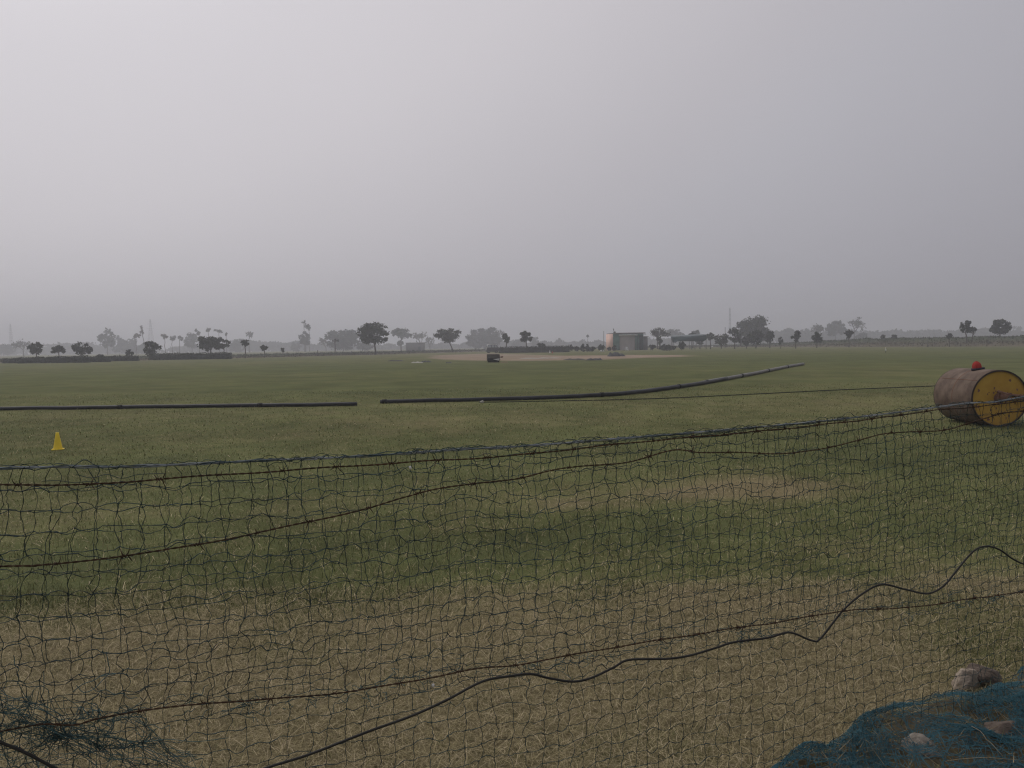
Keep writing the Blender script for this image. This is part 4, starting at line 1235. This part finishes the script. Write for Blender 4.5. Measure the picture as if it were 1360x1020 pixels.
def fence():
    t = thing('net_fence', 'sagging dark twine cricket net fence, two layers deep, with a frayed top rope', 'net fence', (FA2[0], FA2[1], 0))
    o = np.array([FA2[0], FA2[1], 0])
    g = G()
    grid_net(g, .0490, .0, 1, .0, .00096, .0032, .056)
    for a in g.V: a -= o
    g.build('front_netting', M['net'], t)
    w3 = pxline(WIRE3)
    g = G()
    low = lambda u: np.interp(u, w3[:, 0], w3[:, 1]) - .035 - .05 * (fbm(u * 3, u * 0 + 5, 2))
    grid_net(g, .0500, .0, 2, -.03, .00090, .0044, .085, phase=.45, zlow_fn=low)
    for a in g.V: a -= o
    g.build('rear_netting', M['net'], t)
    # top rope: loosely twisted cords
    g = G(); q = pxline(ROPE, n=16)
    n = len(q); s = np.cumsum(np.r_[0, np.linalg.norm(np.diff(q, axis=0), axis=1)])
    for k in range(3):
        ph = k * 2 * math.pi / 3
        P = W3(q[:, 0], q[:, 1] + .0020 * np.sin(s * 55 + ph) + .001 * np.sin(s * 9 + ph), .0020 * np.cos(s * 55 + ph))
        g.tube(P - o, .0016, 6)
    g.build('top_rope', M['rope'], t, smooth=True)
    # folded netting gathered between rope and the upper wire, and stray loops
    g = G(); rng = np.random.default_rng(8)
    w1 = pxline(WIRE1)
    for k in range(85):
        u0 = rng.uniform(UMIN + .1, UMAX - .1)
        c = onfence(970, 570)[0]
        if rng.random() < .55: u0 = rng.normal(c, .45)
        L = rng.uniform(.03, .22); m_ = 7
        u = u0 + np.linspace(0, L, m_)
        f = np.cumsum(rng.normal(0, .22, m_)) + rng.uniform(.1, .9)
        zt, zb = np.interp(u, q[:, 0], q[:, 1]), np.interp(u, w1[:, 0], w1[:, 1])
        z = zb + (zt - zb) * f.clip(-.25, 1.15)
        g.tube(spline(W3(u, z, rng.normal(.004, .006, m_)), 4) - o, .0009, 3, cap=False)
    for k in range(60):       # curls over the rope
        u0 = rng.uniform(UMIN + .1, UMAX - .1); zt = np.interp(u0, q[:, 0], q[:, 1])
        R = rng.uniform(.006, .02); a = np.linspace(rng.uniform(-.6, .2), math.pi + rng.uniform(-.3, .8), 9)
        u = u0 + R * rng.uniform(.8, 1.8) * np.cos(a); z = zt + R * rng.uniform(.25, .9) * np.sin(a)
        g.tube(W3(u, z, rng.normal(0, .006) + .004 * np.cos(a)) - o, .0008, 3, cap=False)
    for k in range(26):        # strands lashed round the rope
        u0 = rng.uniform(UMIN + .1, UMAX - .1); n_ = 24
        u = u0 + np.linspace(0, rng.uniform(.03, .09), n_); a = np.linspace(0, rng.uniform(8, 25), n_)
        zt = np.interp(u, q[:, 0], q[:, 1])
        g.tube(W3(u, zt + .006 * np.sin(a), .006 * np.cos(a)) - o, .001, 3, cap=False)
    g.build('frayed_edging', M['net'], t)['kind'] = 'stuff'
    # bunched netting lower at the near end
    g = G()
    for k in range(14):
        u0 = onfence(*(rng.normal(40, 80), rng.normal(955, 36)))
        ang = rng.normal(-.45, .55); L = rng.uniform(.05, .22); m_ = 7
        cu = np.cumsum(rng.normal(0, .62, m_)) + ang
        st = L / m_
        u = u0[0] + np.cumsum(np.cos(cu)) * st; z = u0[1] + np.cumsum(np.sin(cu)) * st
        g.tube(spline(W3(u, z, rng.normal(-.02, .02) + np.cumsum(rng.normal(0, .006, m_))), 4) - o, rng.uniform(.0007, .0014), 3, cap=False)
    for k in range(9):
        # long draped strands running down from the gathered corner
        a = onfence(rng.uniform(-60, 60), rng.uniform(890, 960)); b = onfence(rng.uniform(60, 420), rng.uniform(985, 1050))
        tt = np.linspace(0, 1, 8)
        u = a[0] + (b[0] - a[0]) * tt + rng.normal(0, .008, 8); z = a[1] + (b[1] - a[1]) * tt - .04 * np.sin(tt * math.pi) * rng.random() + rng.normal(0, .006, 8)
        g.tube(spline(W3(u, z, rng.normal(-.01, .015, 8)), 5) - o, .001, 3, cap=False)
    for k in range(4):
        c0 = onfence(rng.normal(60, 70), rng.normal(965, 30)); n_ = 30; a = np.linspace(0, 30, n_)
        u = c0[0] + np.linspace(0, .05, n_) + rng.normal(0, .006, n_); z = c0[1] + .012 * np.sin(a) - np.linspace(0, .02, n_)
        g.tube(W3(u, z, .012 * np.cos(a * 1.3)) - o, .0012, 3, cap=False)
    for rep in range(2):       # crumpled folds of the gathered mesh
        na, nb = 34 - 6 * rep, 15
        A, B = np.meshgrid(np.linspace(-70, 250 - 50 * rep, na), np.linspace(0, 1, nb), indexing='ij')
        wx = (fbm(A * .013 + rep * 9, B * 2.2 + 3, 3) - .5); wy = (fbm(A * .013 + 50 + rep * 9, B * 2.2, 3) - .5)
        PX = A + 110 * wx + rng.normal(0, 2.2, A.shape)
        PY = 898 + 16 * rep + (A + 70) * (.20 + .03 * rep) + B * (128 - A * .22) + 105 * wy + rng.normal(0, 2.2, A.shape)
        q3 = np.array([onfence(x_, y_) for x_, y_ in zip(PX.ravel(), PY.ravel())])
        of = (-.02 + .07 * (fbm(A * .02 + rep, B * 3 + 8, 2) - .5)).ravel()
        Pg = W3(q3[:, 0], q3[:, 1], of).reshape(na, nb, 3)
        for line in list(Pg) + list(Pg.transpose(1, 0, 2)):
            g.tube(spline(line, 4) - o, .00075, 3, cap=False)
    g.build('bunched_netting', M['net_green'], t)
    # small strands tangled along the lower wire
    g = G()
    for k in range(150):
        i = rng.integers(5, len(w3) - 5); m_ = 7
        cu = np.cumsum(rng.normal(0, .7, m_)) + rng.uniform(0, 6); st = rng.uniform(.006, .018)
        u = w3[i, 0] + np.cumsum(np.cos(cu)) * st * 1.4; z = w3[i, 1] - .01 + np.cumsum(np.sin(cu)) * st * .7
        g.tube(spline(W3(u, z, rng.normal(0, .01, m_)), 4) - o, .0009, 3, cap=False)
    g.build('torn_hem', M['net_green'], t)['kind'] = 'stuff'


fence()


def barb_mesh():
    g = G(); rng = np.random.default_rng(3)
    a = np.linspace(0, 4 * math.pi, 26)
    g.tube(np.stack([np.linspace(-.006, .006, 26), .0034 * np.cos(a), .0034 * np.sin(a)], -1), .0014, 5)
    for (x, d) in ((-.006, (-.35, .5, .85)), (-.004, (-.25, -.6, -.75)), (.005, (.3, .6, -.85)), (.006, (.4, -.5, .75))):
        d = np.array(d) / np.linalg.norm(d)
        g.tube([np.array([x, 0, 0]) + d * .003, np.array([x, 0, 0]) + d * .011, np.array([x, 0, 0]) + d * .021], [.0014, .0013, .0006], 5)
    return g


BARB = None


def barbed(pts, off, label, step, seed):
    global BARB
    q = pxline(pts, off, n=14)
    u = q[:, 0]; P = W3(q[:, 0], q[:, 1], off)
    o = np.array([FA2[0], FA2[1], 0])
    t = thing('barbed_wire', label, 'barbed wire', tuple(o), 0, 'rusty barbed wires through the net')
    s = np.cumsum(np.r_[0, np.linalg.norm(np.diff(P, axis=0), axis=1)])
    ss = np.arange(0, s[-1], .008); Q = np.stack([np.interp(ss, s, P[:, k]) for k in range(3)], -1)
    rng = np.random.default_rng(seed)
    for k in range(2):
        ph = k * math.pi
        g = G()
        Q2 = Q + np.outer(.0014 * np.cos(ss * 160 + ph), [FN[0], FN[1], 0]) + np.outer(.0014 * np.sin(ss * 160 + ph) + .0012 * np.sin(ss * 21 + seed), [0, 0, 1])
        g.tube(Q2 - o, .00135, 5); g.build('strand', M['wire'], t, smooth=True)
    x = .05
    while x < s[-1]:
        p = np.array([np.interp(x, s, P[:, k]) for k in range(3)]); d = np.array([np.interp(x + .02, s, P[:, k]) for k in range(3)]) - p
        if BARB is None:
            b = barb_mesh().build('barb', M['wire'], t); BARB = b
        else:
            b = BARB.copy(); COL.objects.link(b); b.parent = t
        b.location = p - o
        b.rotation_euler = (rng.uniform(0, 6), -math.atan2(d[2], math.hypot(d[0], d[1])), math.atan2(d[1], d[0]))
        sc = rng.uniform(.75, 1.1); b.scale = (sc, sc, sc)
        x += step * rng.uniform(.85, 1.15)


barbed(WIRE1, .012, 'rusty barbed wire running just below the top rope of the net', .135, 1)
barbed(WIRE2, .014, 'rusty barbed wire slanting up through the upper half of the net', .150, 2)
barbed(WIRE3, .016, 'rusty barbed wire threaded through the lower part of the net', .17, 3)

# black cable along the hem
CABLE = [(-120, 930), (-40, 970), (0, 986), (35, 1000), (90, 1026), (180, 1052), (270, 1047), (360, 1019), (415, 1002), (490, 972), (545, 951), (590, 930), (640, 904), (680, 897), (705, 895), (730, 901), (762, 906), (787, 901), (815, 888), (837, 877), (885, 875), (915, 870), (945, 861), (975, 852), (1020, 847), (1050, 840.5), (1080, 851.5), (1092, 848), (1120, 812), (1145, 789), (1170, 776), (1200, 782), (1230, 788), (1252, 779), (1268, 762), (1287, 740), (1300, 729), (1315, 726), (1330, 731), (1345, 742), (1362, 750), (1400, 760), (1450, 752)]
q = np.array([onfence(x, y, .02) for x, y in CABLE]); q = spline(q, 8)
g = G(); P = W3(q[:, 0], q[:, 1], .02 + .006 * np.sin(q[:, 0] * 7)); o0 = np.array([FA2[0], FA2[1], 0])
g.tube(P - o0, .0037, 10)
tag(g.build('black_cable', M['cable'], loc=tuple(o0), smooth=True), 'black cable hanging in waves along the lower net', 'cable')


def scrap(px, py, w, label):
    u, z = onfence(px, py, .02); P = W3(np.array([u]), np.array([z]), .02)[0]; r = w / 2 * P[1] / F
    rng = np.random.default_rng(int(px)); g = G(); th = np.linspace(0, 2 * math.pi, 11)[:-1]
    V = [(r * f * math.cos(a) * rng.uniform(.5, 1.2), r * .5 * f * math.sin(a) * rng.uniform(.5, 1.2), r * h + rng.normal(0, r * .15)) for f, h in ((.25, .9), (1, .5), (.8, 0), (.9, -.6), (.2, -1.2)) for a in th]
    i = np.arange(4)[:, None] * 10; j = np.arange(10)[None]; k = (j + 1) % 10
    g.add(V, np.stack([i + j, i + nn_ + j, i + nn_ + k, i + k], -1).reshape(-1, 4), polys=[list(range(10)), list(range(49, 39, -1))])
    tag(g.build('plastic_scrap', M['white'], loc=tuple(P)), label, 'scrap')


nn_ = 10
scrap(545, 621, 4.5, 'white plastic scrap caught on the upper barbed wire')
scrap(575, 910, 4.5, 'white plastic scrap hanging between lower barbed wire and black cable')

# ------------------------------------------------------------------ rocks and the blue net at the fence foot
def rock(px, yb, w, h, dm, m, label, seed, z0=0.0, rz=0.0, tilt=0.0):
    P = ground(px, yb); mpp = P[1] / F
    rng = np.random.default_rng(seed)
    import bmesh
    bm = bmesh.new()
    for k in range(15):
        d = rng.normal(size=3); d /= np.linalg.norm(d); bm.verts.new(tuple(d * rng.uniform(.75, 1.0)))
    bmesh.ops.convex_hull(bm, input=list(bm.verts))
    for vv in [v for v in bm.verts if not v.link_faces]: bm.verts.remove(vv)
    bmesh.ops.bevel(bm, geom=list(bm.edges), offset=.05, segments=1, affect='EDGES')
    bmesh.ops.triangulate(bm, faces=list(bm.faces))
    for k in range(6):
        ed = [e for e in bm.edges if e.calc_length() > .10]
        if not ed: break
        bmesh.ops.subdivide_edges(bm, edges=ed, cuts=1); bmesh.ops.triangulate(bm, faces=list(bm.faces))
    bm.verts.index_update(); bm.verts.ensure_lookup_table()
    V = np.array([v.co[:] for v in bm.verts]); Fc = np.array([[v.index for v in f.verts] for f in bm.faces]); bm.free()
    nrm = V / np.linalg.norm(V, axis=1, keepdims=True)
    V = V + nrm * ((fbm(V[:, 0] * 2.5 + V[:, 2] * 2 + seed, V[:, 1] * 2.5 - V[:, 2], 3) - .5) * .14 + (fbm(V[:, 0] * 11 + V[:, 2] * 7, V[:, 1] * 11 + seed + V[:, 2] * 5, 3) - .5) * .09)[:, None]
    V[:, 0] *= w / 2 * mpp / max(abs(V[:, 0]).max(), .1); V[:, 2] *= h * mpp / (V[:, 2].max() - V[:, 2].min()); V[:, 1] *= dm / 2
    c, s = math.cos(tilt), math.sin(tilt)
    x, z = V[:, 0].copy(), V[:, 2].copy(); V[:, 0] = c * x + s * z; V[:, 2] = -s * x + c * z
    V[:, 2] -= V[:, 2].min() + .012
    g = G(); g.add(V, tris=Fc)
    tag(g.build('stone', M[m], loc=(P[0], P[1] + dm / 3, z0), rz=rz), label, 'stone')


rock(1290, 925, 48, 36, .12, 'stone', 'pale angular stone tilted against a brown stone behind the net', 1, tilt=-.5)
rock(1318, 922, 50, 36, .20, 'stone_brown', 'brown stone behind the pale tilted stone', 2)
rock(1232, 1034, 60, 46, .18, 'stone_white', 'rough whitish stone lying in the blue netting', 3, z0=.028)
rock(1082, 1034, 52, 26, .16, 'stone', 'low pinkish stone at the bottom edge by the blue netting', 4)
rock(1345, 1000, 60, 26, .14, 'stone_brown', 'dull brown stone half under the blue netting at the right edge', 5, z0=.04)

BTOP = [(1000, 1046), (1050, 1018), (1096, 1000), (1120, 983), (1140, 963), (1180, 948), (1245, 932), (1290, 927), (1310, 919), (1337, 913), (1360, 893), (1420, 872), (1520, 850), (1640, 822), (1760, 800)]


def blue_heap():
    E = spline(np.array([ground(*p) for p in BTOP]), 8)
    n = len(E); nv = 46
    # runs from the top edge towards the camera
    dirn = np.array([-.18, -1.0, 0]); dirn /= np.linalg.norm(dirn)
    D = np.linspace(0, 1.05, nv)
    B = E[:, None] + dirn[None, None] * D[None, :, None]
    X, Y = B[..., 0], B[..., 1]
    fold = np.abs(fbm(X * 2.2 + Y * 5.5, Y * 2 - X * 3, 4) - .5) * 2
    Z = .012 + .085 * np.clip(D / .16, 0, 1)[None] * (.25 + fbm(X * 3.2, Y * 3.2 + 7, 3)) + .07 * fold * np.clip(D / .08, 0, 1)[None]
    Z = Z + (.022 * (fbm(X * 13, Y * 13, 3) - .4) + .012 * (fbm(X * 34, Y * 34, 2) - .5)) * np.clip(D / .05, 0, 1)[None]
    o = E[n // 2].copy(); o[2] = 0
    # soil below
    g = G(); V = np.stack([X, Y, Z * .86 - .012], -1)
    i = np.arange(n - 1)[:, None] * nv; j = np.arange(nv - 1)[None]
    Q = np.stack([i + j, i + j + 1, i + nv + j + 1, i + nv + j], -1).reshape(-1, 4)
    g.add((V - o).reshape(-1, 3), Q[:, ::-1])
    hs = g.build('soil_heap', M['rubble'], loc=tuple(o), smooth=True); tag(hs, kind='structure')
    g = G(); rng = np.random.default_rng(6)
    from_grid = lambda a, b: (a, b)
    U = np.stack([X, Y, Z + .004], -1) - o
    # bilinear sampler in (edge, depth)
    def samp(a, b):
        ok = (a > 0) & (a < n - 1.01) & (b > 0) & (b < nv - 1.01); a = a[ok]; b = b[ok]
        ia, ib = a.astype(int), b.astype(int); fa, fb = (a - ia)[:, None], (b - ib)[:, None]
        return (U[ia, ib] * (1 - fa) + U[ia + 1, ib] * fa) * (1 - fb) + (U[ia, ib + 1] * (1 - fa) + U[ia + 1, ib + 1] * fa) * fb
    for k in range(9500):
        a0 = rng.uniform(0, n - 1); b0 = rng.uniform(0, nv - 1)
        # bare gaps where the net has slid off
        dn = fbm(np.array(a0 * .11), np.array(b0 * .22 + 3), 3)
        if dn < .44 and rng.random() < .8: continue
        if b0 < 3.5 and rng.random() < .55: continue
        m_ = 14; ln = rng.uniform(3, 9)
        an = rng.choice([.35, -.9, 1.45, .35]) + rng.normal(0, .22)
        tt = np.linspace(-.5, .5, m_) * ln
        a = a0 + tt * math.cos(an) + rng.normal(0, .12, m_).cumsum() * .8; b = b0 + tt * math.sin(an) * 1.3 + rng.normal(0, .12, m_).cumsum() * .8
        P = samp(a, b)
        if len(P) < 4: continue
        P[:, 2] += rng.uniform(0, .012) + np.abs(rng.normal(0, .003, len(P)))
        g.tube(P, rng.uniform(.0007, .0013), 3, cap=False)
    bo = g.build('blue_netting', M['blue'], loc=tuple(o))
    tag(bo, 'heap of fine blue netting bunched over soil and stones at the fence foot', 'netting')
    # dry grass and stems caught on top
    k = 5200
    ia = RNG.integers(0, n, k); ib = np.minimum(RNG.integers(0, nv, k), RNG.integers(0, nv * 2, k)).clip(0, nv - 1)
    Bs = U[ia, ib] + RNG.normal(0, .012, (k, 3)) * np.array([1, 1, .15])
    az = RNG.uniform(0, 2 * math.pi, k); el = np.abs(RNG.normal(0, .3, k)); Ln = RNG.gamma(3, .014, k) + .01
    dv = np.stack([np.cos(az) * np.cos(el), np.sin(az) * np.cos(el), np.sin(el)], -1); sd_ = np.stack([-np.sin(az), np.cos(az), 0 * az], -1) * RNG.uniform(.0006, .0014, k)[:, None]
    Vb = np.stack([Bs - sd_, Bs + sd_, Bs + dv * Ln[:, None]], 1).reshape(-1, 3)
    cb = np.where((RNG.random(k) < .55)[:, None], np.array([.25, .20, .115]), np.array([.09, .10, .045])) * RNG.uniform(.5, 1.4, (k, 1))
    g = G(); g.add(Vb, tris=np.arange(3 * k).reshape(-1, 3), col=np.repeat(cb, 3, 0))
    gb = g.build('dry_grass', bpy.data.materials['grass_blades'], loc=tuple(o)); tag(gb, 'dry grass caught in the heap of blue netting', 'grass', kind='stuff')
    for kk, (a, b, lab) in enumerate((((1290, 965), (1330, 1005), 'thin dry stalk lying across the blue netting'), ((1255, 1012), (1390, 1016), 'long curved dry stem along the bottom of the blue netting'))):
        p, q_ = ground(*a, .12), ground(*b, .12)
        g = G(); tt = np.linspace(0, 1, 8)[:, None]; P = p + (q_ - p) * tt; P[:, 2] += .02 * np.sin(tt[:, 0] * 3.1); P += np.random.default_rng(kk).normal(0, .003, P.shape)
        g.tube(P - p, np.linspace(.0009, .0005, 8), 5)
        tag(g.build('dry_stalk', M['straw'], loc=tuple(p)), lab, 'stalk')


M['straw'] = mat('dry_straw', (.34, .27, .16), var=.2, scale=20)
blue_heap()

# ------------------------------------------------------------------ air, light, sky
hz = G(); hz.box((0, 900, 22.0), (5400, 5800, 46.0))
hm = bpy.data.materials.new('haze_air'); hm.use_nodes = True
N = hm.node_tree.nodes; L = hm.node_tree.links
N.remove(N['Principled BSDF'])
pv = N.new('ShaderNodeVolumePrincipled')
pv.inputs['Color'].default_value = (.81, .825, .895, 1)
pv.inputs['Density'].default_value = .0015
pv.inputs['Anisotropy'].default_value = .35
L.new(pv.outputs['Volume'], N['Material Output'].inputs['Volume'])
ho = hz.build('haze', hm); tag(ho, 'grey winter haze over the field', 'haze', kind='stuff')

SUN_AZ = math.radians(-42)      # left of the view, in front
SUN_EL = math.radians(50)
sd = bpy.data.lights.new('sun', 'SUN'); sd.energy = 1.0; sd.angle = math.radians(20); sd.color = (1, .94, .86)
so = bpy.data.objects.new('sun', sd); COL.objects.link(so)
sv = Vector((math.sin(SUN_AZ) * math.cos(SUN_EL), math.cos(SUN_AZ) * math.cos(SUN_EL), math.sin(SUN_EL)))
so.rotation_euler = sv.to_track_quat('Z', 'Y').to_euler()
so.location = (-20, 20, 40)

W = bpy.data.worlds.new('World'); S.world = W; W.use_nodes = True
N = W.node_tree.nodes; L = W.node_tree.links
bg = N['Background']; bg.inputs['Strength'].default_value = .1
sky = N.new('ShaderNodeTexSky'); sky.sky_type = 'NISHITA'; sky.sun_disc = False
sky.sun_elevation = SUN_EL; sky.sun_rotation = -SUN_AZ if False else SUN_AZ
sky.dust_density = 6; sky.air_density = 1.0; sky.ozone_density = 1
hs = N.new('ShaderNodeHueSaturation'); hs.inputs['Saturation'].default_value = .12
L.new(sky.outputs['Color'], hs.inputs['Color'])
tc = N.new('ShaderNodeTexCoord')
nm = N.new('ShaderNodeVectorMath'); nm.operation = 'NORMALIZE'; L.new(tc.outputs['Generated'], nm.inputs[0])
dt = N.new('ShaderNodeVectorMath'); dt.operation = 'DOT_PRODUCT'; L.new(nm.outputs[0], dt.inputs[0]); dt.inputs[1].default_value = sv
cr = N.new('ShaderNodeValToRGB')
mr = N.new('ShaderNodeMapRange'); mr.inputs['From Min'].default_value = -1; mr.inputs['From Max'].default_value = 1
L.new(dt.outputs['Value'], mr.inputs['Value']); L.new(mr.outputs['Result'], cr.inputs['Fac'])
E = cr.color_ramp.elements
# overcast veil: brighter towards the hidden sun
E[0].position = 0; E[0].color = (.36, .36, .39, 1)
E[1].position = 1; E[1].color = (.79, .76, .79, 1)
e = E.new(.58); e.color = (.337, .333, .37, 1)
e = E.new(.74); e.color = (.462, .458, .492, 1)
e = E.new(.78); e.color = (.500, .486, .514, 1)
e = E.new(.8675); e.color = (.620, .598, .620, 1)
e = E.new(.92); e.color = (.645, .625, .65, 1)
sc = N.new('ShaderNodeVectorMath'); sc.operation = 'SCALE'; sc.inputs[3].default_value = 10.0
tn = N.new('ShaderNodeVectorMath'); tn.operation = 'MULTIPLY'; tn.inputs[1].default_value = (1.008, .995, 1.015)
L.new(cr.outputs['Color'], tn.inputs[0]); L.new(tn.outputs[0], sc.inputs[0])
# faint mottling of the veil
nz = N.new('ShaderNodeTexNoise'); nz.inputs['Scale'].default_value = 2.2; nz.inputs['Detail'].default_value = 3
L.new(nm.outputs[0], nz.inputs['Vector'])
m2 = N.new('ShaderNodeMapRange'); m2.inputs['To Min'].default_value = .955; m2.inputs['To Max'].default_value = 1.045
L.new(nz.outputs['Fac'], m2.inputs['Value'])
sc2 = N.new('ShaderNodeVectorMath'); sc2.operation = 'SCALE'; L.new(sc.outputs[0], sc2.inputs[0]); L.new(m2.outputs['Result'], sc2.inputs[3])
mx = N.new('ShaderNodeMix'); mx.data_type = 'RGBA'; mx.inputs[0].default_value = .12
L.new(sc2.outputs[0], mx.inputs[6]); L.new(hs.outputs['Color'], mx.inputs[7])
L.new(mx.outputs[2], bg.inputs['Color'])

S.view_settings.view_transform = 'Standard'
S.view_settings.look = 'None'
S.view_settings.exposure = 0.0
S.view_settings.gamma = 1.0
S.cycles.volume_bounces = 1
S.cycles.max_bounces = 6
S.cycles.diffuse_bounces = 2
S.cycles.transparent_max_bounces = 12
S.cycles.use_denoising = True
S.cycles.denoiser = 'OPENIMAGEDENOISE'
S.cycles.denoising_input_passes = 'RGB_ALBEDO_NORMAL'
S.cycles.denoising_prefilter = 'NONE'
S.cycles.use_adaptive_sampling = False
S.cycles.filter_width = 1.25
